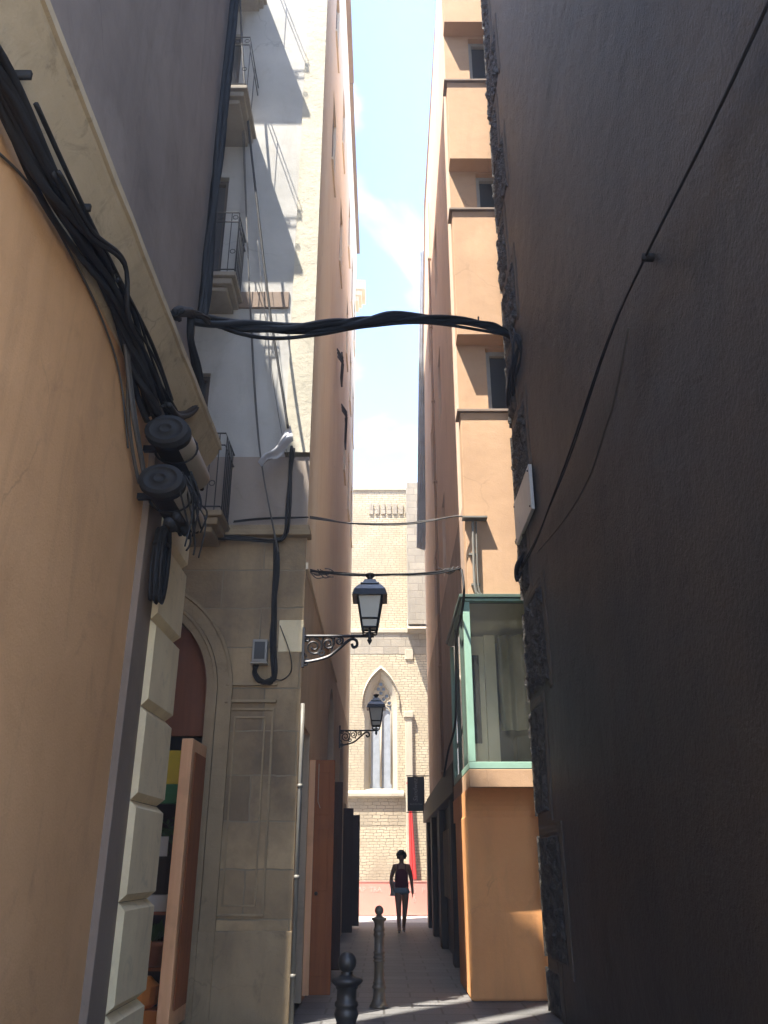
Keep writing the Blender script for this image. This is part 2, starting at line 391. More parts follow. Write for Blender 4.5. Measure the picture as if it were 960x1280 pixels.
while zq < 4.55:
    h = .60; z1 = min(zq + h, 4.62); zc = .045
    xa = XL + .05; xo = XL + .10
    ya, yb = YL - .72, YL - .04
    # block with chamfered top and bottom: outline in (x, z), extruded along y, and the chamfer also turns the corner
    vs = [(xa, zq), (xo, zq + zc), (xo, z1 - zc), (xa, z1)]
    P = []
    for (x, z) in vs:
        e = .022 if x == xo else 0
        P.append(((x, ya - e * .6, z), (x, yb + e, z), (XL - .3, yb + e, z)))
    for a, b in zip(P, P[1:]):
        mb.quad(a[0], a[1], b[1], b[0]); mb.quad(a[1], a[2], b[2], b[1])
    mb.quad(P[0][0], P[1][0], P[2][0], P[3][0])
    mb.quad(P[0][0], P[0][1], P[0][2], (XL - .3, ya, zq)); mb.quad(P[3][0], P[3][1], P[3][2], (XL - .3, ya, z1))
    zq = z1 + .004
mb.build('corner_blocks', M['cream'], nl, bevel=.012)
mb = MB()
mb.prism([(x, y, HL + .002) for x, y in foot(XL + .1)], (0, 0, .15))
mb.build('roof', M['taupe'], nl, bevel=.01)
mb = MB(); mb.box(-5.25, -5.1, 3.765, 4.40, 0, 22.0); mb.box(-5.25, -5.1, 3.597, 3.763, 0, 22.5); mb.box(-5.25, -5.1, 3.30, 3.595, 0, 22.9); mb.build('sun_blocker', M['mauve'], nl)  # unseen stepped blocks added to keep the sun off the orange base

# ---------------------------------------------------------------- stone building (left, middle)
XS, YS, YE, HS = -0.94, 9.40, 16.2, 21.0
sb = thing('stone_building', 'brown ashlar building with arched shop entrance, white upper plaster and iron balconies', 'building', (-4.5, 12, 0))
Fr = lambda u, w, d: (u, YS + d, w)
Sd = lambda u, w, d: (XS - d, u, w)
Z1 = 5.10; Z2 = 6.20
arch_c = (-3.05, 3.25); arch_r = 1.05
def arc(cx, cz, r, a0, a1, n, z0=None):
    pts = [(cx + r * math.cos(R(a0 + (a1 - a0) * i / n)), cz + r * math.sin(R(a0 + (a1 - a0) * i / n))) for i in range(n + 1)]
    return pts
cv = [(arch_c[0] - arch_r, 0.0)] + arc(*arch_c, arch_r, 180, 0, 22) + [(arch_c[0] + arch_r, 0.0)]
mb = MB(); mb.arched(Fr, -9, XS, 0, Z1, cv, .45)
mb.build('wall', M['ashlar'], sb)
mb = MB()
for r0, r1, pr in ((1.05, 1.13, .03), (1.135, 1.17, .055), (1.175, 1.30, .025), (1.305, 1.34, .05)):
    A = [(arch_c[0] - r0, 0)] + arc(*arch_c, r0, 180, 0, 28) + [(arch_c[0] + r0, 0)]
    B = [(arch_c[0] - r1, 0)] + arc(*arch_c, r1, 180, 0, 28) + [(arch_c[0] + r1, 0)]
    for (a, b, c, d) in zip(A, A[1:], B[1:], B):
        mb.quad(Fr(*a, -pr), Fr(*b, -pr), Fr(*c, -pr), Fr(*d, -pr))
        mb.quad(Fr(*a, -pr), Fr(*b, -pr), Fr(*b, .01), Fr(*a, .01)); mb.quad(Fr(*d, -pr), Fr(*c, -pr), Fr(*c, .01), Fr(*d, .01))
mb.build('arch_moulding', M['ashlar_plain'], sb)
# raised panel frame and plinth on the pier
mb = MB()
pa, pb = atY(283, 885, YS - .02), atY(345, 885, YS - .02)
xa, xb, zt, zb = pa.x, pb.x - .02, pa.z, .95
for (i0, pr, w) in ((0, .022, .025), (.09, .014, .02)):
    a, b, c, d = xa + i0, xb - i0, zb + i0, zt - i0
    mb.box(a, b, YS - pr, YS + .01, d - w, d); mb.box(a, b, YS - pr, YS + .01, c, c + w)
    mb.box(a, a + w, YS - pr, YS + .01, c + w + .001, d - w - .001); mb.box(b - w, b, YS - pr, YS + .01, c + w + .001, d - w - .001)
mb.box(xa - .02, xb + .02, YS - .05, YS + .01, zt + .06, zt + .09)
mb.box(xa - .02, xb + .02, YS - .035, YS + .01, zt + .25, zt + .28)
mb.build('panel_frame', M['ashlar_plain'], sb, bevel=.005)
mb = MB(); mb.box(-1.92, XS + .012, YS - .03, YS + .25, 0, .82); mb.build('plinth', M['ashlar_plain'], sb, bevel=.012)
q0 = atY(345, 775, YS - .01); q1 = atY(377, 815, YS - .01)
mb = MB(); mb.box(q0.x + .04, XS + .006, YS - .012, YS + .1, q1.z, q0.z); mb.build('repaired_block', M['cream'], sb, bevel=.01)
mb = MB(); mb.box(-9, XS + .05, YS - .10, YS + .1, Z1 + .003, Z1 + .07); mb.box(-9, XS + .03, YS - .06, YS + .1, Z1 + .071, Z1 + .15); mb.build('string_course', M['ashlar_plain'], sb, bevel=.01)
mb = MB(); mb.quad((-9, YS, Z1 + .15), (XS, YS, Z1 + .15), (XS, YS, Z2), (-9, YS, Z2)); mb.build('taupe_band', stucco('taupe_plaster', (.3, .25, .21), (.25, .21, .175), .9, (.15, .12, .1), .45, .3, .3), sb)
mb = MB(); holes = []
FL = [6.32, 9.0, 12.1, 15.2]
BZ = [5.14, 8.55, 11.62, 14.62]; BD = [.62, .62, .9, .9]
holes = [(-3.3, -2.3, BZ[0] + 1.08, BZ[0] + 2.3)] + [(-3.3, -2.3, z + .15, z + 2.3) for z in BZ[1:]] + [(-3.3, -2.3, 17.8, 19.4)]
mb.holed(Fr, -9, XS - .32, Z2, HS, holes, .2)
mb.build('plaster_wall', M['white'], sb)
mb = MB(); mb.box(XS - .322, XS - .002, YS - .035, YS + .2, Z2 + .05, HS - .2); mb.build('corner_strip', M['rough_white'], sb)
for (a, b, c, d) in holes:
    mb = MB(); mb.box(a - .002, b + .002, YS + .15, YS + .19, c - .002, d + .002)
    w_ = mb.build('window', M['win_glass'], sb)
    mb = MB(); mb.box(a, a + .06, YS + .08, YS + .145, c, d); mb.box(b - .06, b, YS + .08, YS + .145, c, d); mb.box(a + .061, b - .061, YS + .08, YS + .145, d - .06, d); mb.box((a + b) / 2 - .03, (a + b) / 2 + .03, YS + .08, YS + .145, c, d - .061)
    mb.build('window_frame', M['shop_wood'], w_)
# brownish lintel band on the plaster
l0, l1 = atY(296, 366, YS), atY(361, 386, YS)
mb = MB(); mb.box(l0.x - .6, l1.x, YS - .03, YS + .05, l1.z, l0.z); mb.build('lintel', M['taupe'], sb, bevel=.01)
# balconies
for bz, bd in zip(BZ, BD):
    x0, x1, yf = -3.7, (-1.87 if bz < 6 else -1.95), YS - bd
    mb = MB(); mb.box(x0, x1, yf, YS + .04, bz, bz + .07); mb.box(x0 + .05, x1 - .05, yf + .05, YS + .04, bz - .09, bz - .002)
    mb.box(x0 + .12, x1 - .12, yf + .12, YS + .04, bz - .16, bz - .092)
    bal = mb.build('balcony', M['ashlar_plain'] if bz < 6 else M['balcony_stone'], sb, bevel=.012)
    mb = MB()
    zt = bz + 1.08; zb = bz + .07
    for zz in (zb + .05, zt - .16, zt):
        mb.tube([(x0 + .03, YS, zz), (x0 + .03, yf + .03, zz), (x1 - .03, yf + .03, zz), (x1 - .03, YS, zz)], .010, 5)
    xx = x0 + .03
    while xx < x1:
        mb.tube([(xx, yf + .03, zb), (xx, yf + .03, zt)], .006, 4); xx += .1 if bz < 10 else .44
    yy = yf + .12
    while yy < YS - .03:
        mb.tube([(x1 - .03, yy, zb), (x1 - .03, yy, zt)], .008, 4); mb.tube([(x0 + .03, yy, zb), (x0 + .03, yy, zt)], .008, 4); yy += .1 if bz < 10 else .4
    xx = x0 + .08
    while xx < x1 - .05:
        for zz in (zt - .08, zb + .35):
            mb.tube([(xx + .035 * math.cos(q * .9), yf + .03, zz + .035 * math.sin(q * .9)) for q in range(8)], .006, 4)
        xx += .2
    mb.build('railing', M['iron'], bal)
# side wall along the alley
random.seed(11)
wins = []
for fz in (13.1, 16.4):
    for wy in (11.2, 13.9):
        wins.append((wy, wy + .85, fz, fz + 1.7))
ZB = 4.75
door1 = (9.85, 10.75, 0, 2.95)
mb = MB(); mb.holed(Sd, YS, YE, ZB, HS, wins, .14); mb.build('side_wall', M['side_orange'], sb)
pc = lambda y0, y1, zs, za: [(y0, 0.0), (y0, zs)] + [(y0 + (y1 - y0) / 2 * (1 - math.cos(R(90 * i / 10))), zs + (za - zs) * math.sin(R(90 * i / 10)) ** .9) for i in range(1, 11)] + [(y1 - (y1 - y0) / 2 * (1 - math.cos(R(90 * i / 10))), zs + (za - zs) * math.sin(R(90 * i / 10)) ** .9) for i in range(9, 0, -1)] + [(y1, zs), (y1, 0.0)]
mb = MB(); mb.holed(Sd, YS, 13.2, 0, ZB, [door1], .5); mb.arched(Sd, 13.2, YE, 0, ZB, pc(14.2, 15.9, 3.2, 4.35), .5)
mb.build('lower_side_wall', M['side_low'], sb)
mb = MB(); mb.box(XS - .02, XS + .03, YS + .02, YE, ZB - .05, ZB + .04); mb.build('side_string_course', M['side_orange'], sb, bevel=.01)
for (a, b, c, d) in wins:
    mb = MB(); mb.box(XS - .19, XS - .13, a - .002, b + .002, c - .002, d + .002); w_ = mb.build('window', M['win_glass'], sb)
    mb = MB(); mb.box(XS - .02, XS + .03, a - .04, b + .04, c - .06, c - .002); mb.build('sill', M['side_orange'], w_)
    mb = MB(); mb.box(XS - .125, XS - .05, a, a + .05, c, d); mb.box(XS - .125, XS - .05, b - .05, b, c, d); mb.box(XS - .125, XS - .05, a + .051, b - .051, d - .05, d); mb.build('frame', M['taupe'], w_)
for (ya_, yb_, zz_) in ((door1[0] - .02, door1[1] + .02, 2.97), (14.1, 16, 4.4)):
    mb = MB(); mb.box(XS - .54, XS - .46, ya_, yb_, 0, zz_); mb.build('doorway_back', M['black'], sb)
def leaf(parent, y, x1, z1, mat, edge, handle=True, name='door'):
    mb = MB(); mb.box(XS + .01, x1, y, y + .06, .06, z1)
    w = x1 - XS
    for (za, zb) in ((.25, 1.0), (1.15, 1.85), (2.0, z1 - .15)):
        mb.box(XS + .06, x1 - .06, y - .010, y + .002, za, zb)
    d = mb.build(name, mat, parent, bevel=.006)
    if edge is not None:
        mb = MB(); mb.box(XS + .002, XS + .075, y - .03, y - .012, .06, z1 - .003); mb.build('door_edge', edge, d)
    if handle:
        mb = MB(); mb.ball((XS + .13, y - .04, 1.12), .022); mb.tube([(XS + .13, y, 1.12), (XS + .13, y - .04, 1.12)], .01)
        mb.build('handle', M['iron'], d)
        mb = MB(); mb.tube([(XS + .12, y - .02, z1 - .05), (XS + .12, y - .025, z1 - .5), (XS + .15, y - .03, z1 - .58)], .005, 4); mb.build('cord', M['closure_pale'], d)
    return d
leaf(sb, 10.9, -.62, 2.66, M['door_brown'], M['door_orange'])
leaf(sb, 13.3, -.63, 2.6, M['door_dark'], None)
# roof slab and back of the building
mb = MB(); mb.box(-9, XS + .12, YS - .12, YE - .002, HS, HS + .15); mb.build('roof', M['taupe'], sb)
mb = MB(); mb.quad((-9, YE, 0), (XS, YE, 0), (XS, YE, HS), (-9, YE, HS)); mb.quad((-9, YS, 0), (-9, YE, 0), (-9, YE, HS), (-9, YS, HS)); mb.build('back_wall', M['side_orange'], sb)
mb = MB(); mb.box(-9, -4.5, 5.62, YS - .003, 0, 17); mb.build('shade_block', M['taupe'], sb)  # unseen block added to keep the stone pier in shade
# downpipe with a black cable on the corner
mb = MB(); mb.tube([(XS + .035, YS - .03, 0), (XS + .035, YS - .03, 2.55), (XS + .03, YS - .02, 3.1)], .024, 10)
for z in (.4, 1.3, 2.2): mb.tube([(XS + .035, YS - .03, z), (XS + .035, YS - .03, z + .04)], .03, 10)
mb.build('downpipe', M['pipe'], sb, smooth=True)
# arch filling: panel, open leaf
mb = MB()
cv2 = [(arch_c[0] - 1.04, 2.78)] + arc(*arch_c, 1.04, 180, 0, 20) + [(arch_c[0] + 1.04, 2.78)]
mb.prism([Fr(u, w, .22) for u, w in cv2], (0, .05, 0)); mb.build('arch_panel', M['tympanum'], sb)
mb = MB(); mb.box(arch_c[0] - 1.2, arch_c[0] + 1.05, YS + 2.0, YS + 2.05, 0, 4.3); mb.box(arch_c[0] + 1.055, arch_c[0] + 1.1, YS + .46, YS + 2.0, 0, 4.3); mb.box(arch_c[0] - 1.2, arch_c[0] + 1.05, YS + .3, YS + 2.0, 4.32, 4.36)
mb.build('shop_interior', M['shop_wood'], sb)
mb = MB(); mb.prism([(-2.07, 8.72, .05), (-1.95, 8.70, .05), (-1.94, 9.36, .05), (-2.06, 9.36, .05)], (0, 0, 2.58))
d = mb.build('open_door', M['door_orange'], sb, bevel=.008); d['label'] = 'open orange door leaf seen edge on'
mb = MB(); mb.box(-1.938, -1.928, 8.78, 9.3, .2, 2.5); mb.build('door_panel', M['door_brown'], d)

# ---------------------------------------------------------------- apartment building (left, far)
ab = thing('apartment_building', 'pale orange building at the far left end, narrow wall with roof cornice', 'building', (-2.9, 19.5, 0))
YA, YB2, XA = YE + .004, 23.0, -2.6
wins = []
for fz in (9.9, 13.1, 16.4):
    for wy in (17.3, 19.6, 21.6): wins.append((wy, wy + .8, fz, fz + 1.7))
Sd2 = lambda u, w, d: (XS - .005 - d, u, w)
mb = MB(); mb.holed(Sd2, YA, YB2, ZB, 20.98, wins, .14)
mb.quad((XA, YA, ZB), (XA, YB2, ZB), (XA, YB2, 20.98), (XA, YA, 20.98)); mb.quad((XA, YB2, 0), (XS - .005, YB2, 0), (XS - .005, YB2, 20.98), (XA, YB2, 20.98)); mb.quad((XA, YA, 0), (XS - .005, YA, 0), (XS - .005, YA, 20.98), (XA, YA, 20.98))
mb.build('wall', M['side_orange'], ab)
mb = MB(); mb.arched(Sd2, YA, 20.6, 0, ZB, pc(18.3, 19.8, 3.0, 4.1), .4); mb.holed(Sd2, 20.6, YB2, 0, ZB, [(20.9, 22.1, 0, 2.8)], .4)
mb.quad((XA, YA, 0), (XA, YB2, 0), (XA, YB2, ZB), (XA, YA, ZB))
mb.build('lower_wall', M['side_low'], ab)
for (a, b, c, d) in wins:
    mb = MB(); mb.box(XS - .20, XS - .14, a - .002, b + .002, c - .002, d + .002); w_ = mb.build('window', M['win_glass'], ab)
    mb = MB(); mb.box(XS - .02, XS + .03, a - .04, b + .04, c - .06, c - .002); mb.build('sill', M['side_orange'], w_)
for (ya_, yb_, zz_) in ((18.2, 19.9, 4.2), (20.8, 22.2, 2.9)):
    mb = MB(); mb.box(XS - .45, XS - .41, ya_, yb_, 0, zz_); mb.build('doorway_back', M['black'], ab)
mb = MB(); mb.box(XA - .1, XS + .10, YA, YB2 + .02, 20.982, 21.13)
mb.build('roof', M['taupe'], ab)
mb = MB()
c0 = atX(452, 352, -.86)
for k, (pr, z0, z1) in enumerate(((.10, 18.55, 18.75), (.2, 18.752, 18.95), (.32, 18.952, 19.35))):
    mb.box(XS - .2, XS + pr, YB2 - .55 - k * .05, YB2 + pr * .6, z0, z1)
mb.build('cornice', M['side_orange'], ab, bevel=.02)
leaf(ab, 20.2, -.70, 2.62, M['door_dark'], None, False); leaf(ab, 22.3, -.61, 2.58, M['door_dark'], None, False)
# iron window guards seen edge on
for (u0_, v0_, u1_, v1_) in ((426, 436, 428, 505), (431, 505, 432, 575)):
    mb = MB(); p, q = atX(u0_, v0_, XS + .08), atX(u1_, v1_, XS + .08)
    for dy in (0, .12, .25):
        mb.tube([(XS, p.y + dy, p.z), (XS + .12, p.y + dy, p.z - .2), (XS + .1, p.y + dy, q.z)], .02, 5)
    mb.tube([(XS + .1, p.y, q.z), (XS + .1, p.y + .3, q.z)], .02, 5); mb.tube([(XS + .1, p.y, q.z + .6), (XS + .1, p.y + .3, q.z + .6)], .02, 5)
    mb.build('window_guard', M['iron'], ab)

# ---------------------------------------------------------------- near right building
XR, YR, HR = 1.78, 10.18, 17.6
YBR = .8
nr = thing('dark_building', 'dark rough rendered building filling the right side, rusticated corner blocks', 'building', (5, -2, 0))
def dxw(y, z): return .02 * mnoise.noise((y * .7, z * .7, 3)) + .006 * mnoise.noise((y * 3.1, z * 3.1, 8)) + .005 * mnoise.noise((y * 9, z * 9, 1))
mb = MB()
def dwall(a, b):
    y = YBR + (YR - YBR) * (1 - (1 - a) ** 1.6); z = HR * b ** 1.0
    return (XR + dxw(y, z), y, z)
mb.sheet(dwall, 150, 190)
mb.quad((XR, YR, 0), (9, YR, 0), (9, YR, HR), (XR, YR, HR)); mb.quad((XR, YBR, HR), (9, YBR, HR), (9, YR, HR), (XR, YR, HR)); mb.quad((9, YBR, 0), (9, YR, 0), (9, YR, HR), (9, YBR, HR)); mb.quad((XR, YBR, 0), (9, YBR, 0), (9, YBR, HR), (XR, YBR, HR))
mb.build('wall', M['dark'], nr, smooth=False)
mb = MB(); zz = .0; k = 0
sizes = [(.0, .42, .62), (.52, 1.74, 1.22), (1.95, 3.12, .78), (3.26, 4.36, 1.28), (4.55, 5.6, .6), (5.75, 6.9, 1.1)]
z = 7.05
while z < 17: sizes.append((z, z + 1.0, (.55, 1.0)[k % 2])); z += 1.15; k += 1
for (za, zb, ln) in sizes:
    nu, nv = max(6, int(ln / .03)), max(6, int((zb - za) / .035))
    def blk(a, b, za=za, zb=zb, ln=ln):
        y = YR + .015 - ln * (1 - a); z = za + (zb - za) * b
        e = min(a * ln, (1 - a) * ln + .02, b * (zb - za), (1 - b) * (zb - za))
        ins = min(1, e / .04)
        bump = .045 * mnoise.noise((y * 13, z * 5, za)) + .035 * mnoise.noise((y * 27, z * 12, 4)) + .01 * mnoise.noise((y * 40, z * 40, 4))
        return (XR + dxw(y, z) + .04 - ins * (.062 + bump), y, z)
    mb.sheet(blk, nu, nv)
    def endf(a, b, za=za, zb=zb):
        z = za + (zb - za) * b
        return (XR - .03 + a * .5, YR + .018 + .02 * mnoise.noise((a * 6, z * 9, 2)), z)
    mb.sheet(endf, 8, nv)
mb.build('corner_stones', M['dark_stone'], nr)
mb = MB()
for (za, zb, ln) in sizes:  # smooth render margin beside every rough block
    for (ya, yb2, z0, z1) in ((YR - ln - .17, YR - ln - .01, za - .08, zb + .1), (YR - ln - .009, YR + .01, zb + .004, zb + .1)):
        mb.sheet(lambda p, q: (XR + dxw(ya + (yb2 - ya) * p, z0 + (z1 - z0) * q) - .012 + .006 * mnoise.noise((p * 3, q * 4, za)) + .03 * max(0, abs(p - .5) - .46) / .04 , ya + (yb2 - ya) * p, z0 + (z1 - z0) * q), 12, 12)
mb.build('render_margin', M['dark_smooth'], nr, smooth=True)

# ---------------------------------------------------------------- orange building (right, middle to far)
XO, XO2, YO, YO2, HO = 1.13, 1.20, 10.9, 23.0, 18.6
ob = thing('orange_building', 'orange building with stacked parapets and green framed bay window', 'building', (5, 16, 0))
YP = 10.6
So = lambda u, w, d: (XO + (XO2 - XO) * (u - YO) / (YO2 - YO) + d, u, w)
mb = MB()
ow = []
for fz in (6.5, 9.8, 13.0):
    for wy in (14.4, 17.4): ow.append((wy, wy + .8, fz, fz + 1.5))
mb.holed(So, YO, 18.2, 6.2, HO, ow, .13)
# roof line falls towards the far end
mb.quad(So(18.2, 6.2, 0), So(YO2, 6.2, 0), So(YO2, 13.0, 0), So(18.2, HO, 0))
mb.quad((XO2, YO2, 0), (9, YO2, 0), (9, YO2, 13), (XO2, YO2, 13)); mb.quad((XO2, YO2, 13), (9, YO2, 13), (9, 18.2, HO), (XO, 18.2, HO)); mb.quad((XO, YO, HO), (9, YO, HO), (9, 18.2, HO), (XO, 18.2, HO)); mb.quad((9, YO, 0), (9, YO2, 0), (9, YO2, 13), (9, 18.2, HO)); mb.quad((9, YO, 0), (9, YO, HO), (9, 18.2, HO), (9, 18.2, 0))
mb.build('side_wall', M['orange_side'], ob)
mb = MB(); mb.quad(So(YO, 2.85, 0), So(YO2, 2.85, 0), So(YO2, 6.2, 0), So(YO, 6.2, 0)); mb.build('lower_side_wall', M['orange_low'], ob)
for (a, b, c, d) in ow:
    mb = MB(); mb.box(XO + .13, XO + .2, a - .002, b + .002, c - .002, d + .002); mb.build('window', M['win_glass'], ob)
# front: recessed wall with window openings, parapet boxes in front of it
zD1, zA0, zA1, zB0, zB1, zC0 = 7.53, 8.9, 11.32, 12.47, 14.27, 15.84
Ff = lambda u, w, d: (u, YO + d, w)
xw = 1.58
hol = [(xw, 2.75, zD1 + .002, zA0 - .05), (xw, 2.75, zA1 + .002, zB0 - .03), (xw, 2.75, zB1 + .002, zC0 - .06)]
mb = MB(); mb.holed(Ff, XO, 9, 4.7, HO, hol, .22); mb.build('wall', M['orange'], ob)
for (a, b, c, d) in hol:
    mb = MB(); mb.box(a, a + .07, YO + .1, YO + .17, c, d); mb.box(a + .071, b, YO + .1, YO + .17, d - .07, d); mb.box(2.1, 2.16, YO + .1, YO + .17, c, d - .071)
    w = mb.build('window', M['grey_box'], ob)
    mb = MB(); mb.box(a - .002, b + .002, YO + .175, YO + .2, c - .002, d + .002); mb.build('pane', M['win_glass'], w)
def para(z0, z1, name):
    mb = MB(); mb.box(XO - .01, 9, YP, YO - .001, z0, z1); p = mb.build(name, M['orange'], ob, bevel=.008); return p
for (z0, z1) in ((4.72, zD1), (zA0, zA1), (zB0, zB1), (zC0, HO - .3)):
    p = para(z0, z1, 'parapet')
    mb = MB(); mb.box(XO - .06, 9, YP - .045, YO - .003, z1 + .002, z1 + .045); mb.build('coping', M['taupe'], p, bevel=.006)
# base and bay window
mb = MB(); mb.box(1.0, 9, YO - .03, 12.4, 0, 2.0); mb.build('base', M['orange_deep'], ob, bevel=.03)
mb = MB()
YBf, XBf = 10.42, 1.03
poly = [(YBf, 2.29), (YBf, 2.50), (12.9, 2.50), (12.9, 2.29)]
mb.prism([(XBf, y, z) for y, z in poly], (8, 0, 0)); mb.build('bay_sill', M['orange'], ob, bevel=.008)
mb = MB()
cove = [(YBf + .004, 2.287)] + [(YBf + .004 + (YO - .034 - YBf) * math.sin(R(90 * i / 8)), 2.287 - .3 * (1 - math.cos(R(90 * i / 8)))) for i in range(1, 9)] + [(12.88, 1.987), (12.88, 2.287)]
mb.prism([(XBf - .015 - .0 * i, y, z) for i, (y, z) in enumerate(cove)], (8, 0, 0)); mb.build('bay_cove', M['orange_deep'], ob)
bay = MB()
zt, zb = 4.64, 2.505
fw = .085
bay.box(XBf, XBf + fw, YBf, YBf + fw, zb + .081, zt - .036)
bay.box(XBf, 4, YBf, YBf + .07, zb, zb + .08)
bay.box(XBf, XBf + .07, YBf + .072, 12.8, zb, zb + .08); bay.box(XBf, XBf + fw, 12.7, 12.8, zb + .081, zt - .081)
bay.box(3.6, 3.68, YBf, YBf + .07, zb + .081, zt - .081)
bw = bay.build('bay_window', M['green'], ob, bevel=.005)
mb = MB(); mb.box(XBf - .02, 4, YBf - .02, YBf + .08, zt - .035, zt + .0); mb.box(XBf - .02, XBf + .08, YBf + .082, 12.85, zt - .035, zt); mb.build('head_frame', M['green'], bw, bevel=.004)
o = None
mb = MB(); mb.quad((XBf + .03, YBf + fw, zb + .08), (XBf + .03, 12.7, zb + .08), (XBf + .03, 12.7, zt - .036), (XBf + .03, YBf + fw, zt - .036)); mb.build('side_pane', M['bay_glass'], bw)
mb = MB()
for y in (11.1, 11.9): mb.box(XBf + .005, XBf + .06, y - .03, y + .03, zb + .081, zt - .036)
mb.build('glazing_bar', M['green_dark'], bw)
mb = MB(); mb.quad((XBf + fw, YBf + .04, zb + .08), (3.6, YBf + .04, zb + .08), (3.6, YBf + .04, zt - .036), (XBf + fw, YBf + .04, zt - .036)); mb.build('pane', M['bay_glass'], bw)
mb = MB(); mb.box(XBf - .05, 4.2, YBf - .06, 12.9, zt + .003, zt + .05); mb.build('bay_roof', M['green_dark'], bw, bevel=.006)
# the room inside
mb = MB(); mb.quad((1.1, YBf + .09, zt - .04), (4, YBf + .09, zt - .04), (4, 13, zt - .04), (1.1, 13, zt - .04)); mb.build('room_ceiling', M['room_cream'], ob)
mb = MB(); mb.box(1.09, 1.5, 12.0, 12.06, zb, zt - .1); mb.box(1.46, 1.62, 11.9, 11.99, zb, zt - .1); mb.box(4.0, 4.05, YBf + .1, 13, zb, zt - .1); mb.build('room_wall', M['room_cream'], ob)
mb = MB(); mb.box(1.16, 1.38, 11.95, 11.985, 3.0, 4.25); mb.build('room_picture', M['room_dark'], ob)
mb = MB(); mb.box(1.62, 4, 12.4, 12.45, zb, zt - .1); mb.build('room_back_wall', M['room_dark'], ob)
mb = MB(); mb.quad((1.1, YBf + .09, zb + .003), (4, YBf + .09, zb + .003), (4, 13, zb + .003), (1.1, 13, zb + .003)); mb.build('room_floor', M['room_floor'], ob)
mb = MB(); mb.sheet(lambda a, b: (1.63 + a * 1.4, 11.75 + .05 * math.sin(a * 46) + .02 * math.sin(a * 17), 3.15 + b * 1.35), 120, 2); mb.build('curtain', M['curtain'], ob)
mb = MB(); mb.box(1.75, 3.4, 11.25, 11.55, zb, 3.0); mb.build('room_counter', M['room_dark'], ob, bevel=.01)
# shopfront on the alley side
mb = MB(); XF = XO + .02
mb.box(XF - .13, XF + .3, 12.95, YO2 + .02, 2.42, 2.84)
mb.box(XF - .10, XF + .3, 12.42, 12.7, 0, 2.41); mb.box(XF - .08, XF + .3, 14.2, 14.6, 0, 2.41); mb.box(XF - .08, XF + .3, 17.2, 17.6, 0, 2.41); mb.box(XF - .08, XF + .3, 20, 20.4, 0, 2.41); mb.box(XF - .06, XF + .3, 22.5, 23.01, 0, 2.41)
mb.build('shopfront', M['shop_wood'], ob, bevel=.012)
mb = MB(); mb.box(XF + .04, XF + .1, 12.7, 22.6, 0, 2.41); mb.build('shutter', M['door_dark'], ob)
mb = MB(); mb.box(XF - .05, XF + .03, 14.9, 16.6, .9, 2.0); mb.build('stone_panel', M['ashlar_plain'], ob, bevel=.01)
mb = MB()
mb.box(XO - .004, XO + .12, 12.92, YO2, 2.845, 3.0); mb.build('stained_band', M['tar'], ob)
mb = MB(); px = 1.12; mb.tube([(1.11, 16.2, 2.9), (1.10, 16.2, 16.8)], .028, 8)
for z in range(3, 17, 2): mb.tube([(1.11, 16.2, z), (1.11, 16.2, z + .06)], .042, 8)
mb.build('drainpipe', M['pipe_brown'], ob, smooth=True)

# corrugated screen hanging on the far right wall
mb = MB()
tl, tr_ = atY(526, 314, 20.0), atY(536, 312, 20.0)
bl_, br_ = atY(522, 684, 22.2), atY(530.5, 687, 22.2)
def cor(a, b, off=0):
    p = tl.lerp(tr_, a).lerp(bl_.lerp(br_, a), b)
    return p + Vector((0, .02 * math.sin(a * 22) + off, 0))
mb.sheet(lambda a, b: cor(a, b), 28, 24); mb.sheet(lambda a, b: cor(a, b, .06), 28, 24)
for a in (0, 1):
    mb.tube([cor(a, b / 12, .03) for b in range(13)], .03, 6)
for b in (.02, .5, .98):
    mb.tube([cor(0, b, .03), cor(1, b, .03), cor(1, b, .03) + Vector((.25, .0, 0))], .025, 6)
tag(mb.build('corrugated_screen', M['corr'], None), 'tall narrow corrugated grey metal screen high on the far right wall', 'metal screen')

# ---------------------------------------------------------------- church
YC = 28.0
ch = thing('church', 'sunlit golden stone church wall with a tall pointed window at the alley end', 'church', (0, 34, 0))
Fc = lambda u, w, d: (u, YC + d, w)
wc, wr = -.105, .54
z_s, z_sp, z_a = 3.62, 6.35, 7.45
def gothic(cx, hw, zb, zs, za, n=14):
    pts = [(cx - hw, zb), (cx - hw, zs)]
    rad = (hw * hw + (za - zs) ** 2) / (2 * hw)
    a1 = math.asin(min(1, (za - zs) / rad))
    for i in range(1, n + 1):
        a = a1 * i / n; pts.append((cx - hw + rad - rad * math.cos(a), zs + rad * math.sin(a)))
    pts += [(2 * cx - u, w) for (u, w) in reversed(pts[:-1])]
    return pts
g_out, g_in = gothic(wc, wr, z_s, z_sp, z_a), gothic(wc, .39, z_s + .06, z_sp, z_a - .22)
mb = MB(); mb.arched(Fc, -16, 16, 0, 8.8, g_out, .02)
mb.quad((-16, YC, 0), (-16, YC + 12, 0), (-16, YC + 12, 8.8), (-16, YC, 8.8)); mb.quad((16, YC, 0), (16, YC + 12, 0), (16, YC + 12, 8.8), (16, YC, 8.8))
mb.build('wall', M['church'], ch)
mb = MB(); mb.box(-16, 16, YC + .25, YC + 12, 8.8, 14.3); mb.build('upper_wall', M['church'], ch)
mb = MB(); mb.box(-16.1, 16.1, YC - .06, YC + .6, 8.78, 8.93); mb.box(-16.1, 16.1, YC + .2, YC + 12.1, 14.302, 14.42); mb.build('ledge', M['church_trim'], ch, bevel=.02)
mb = MB()
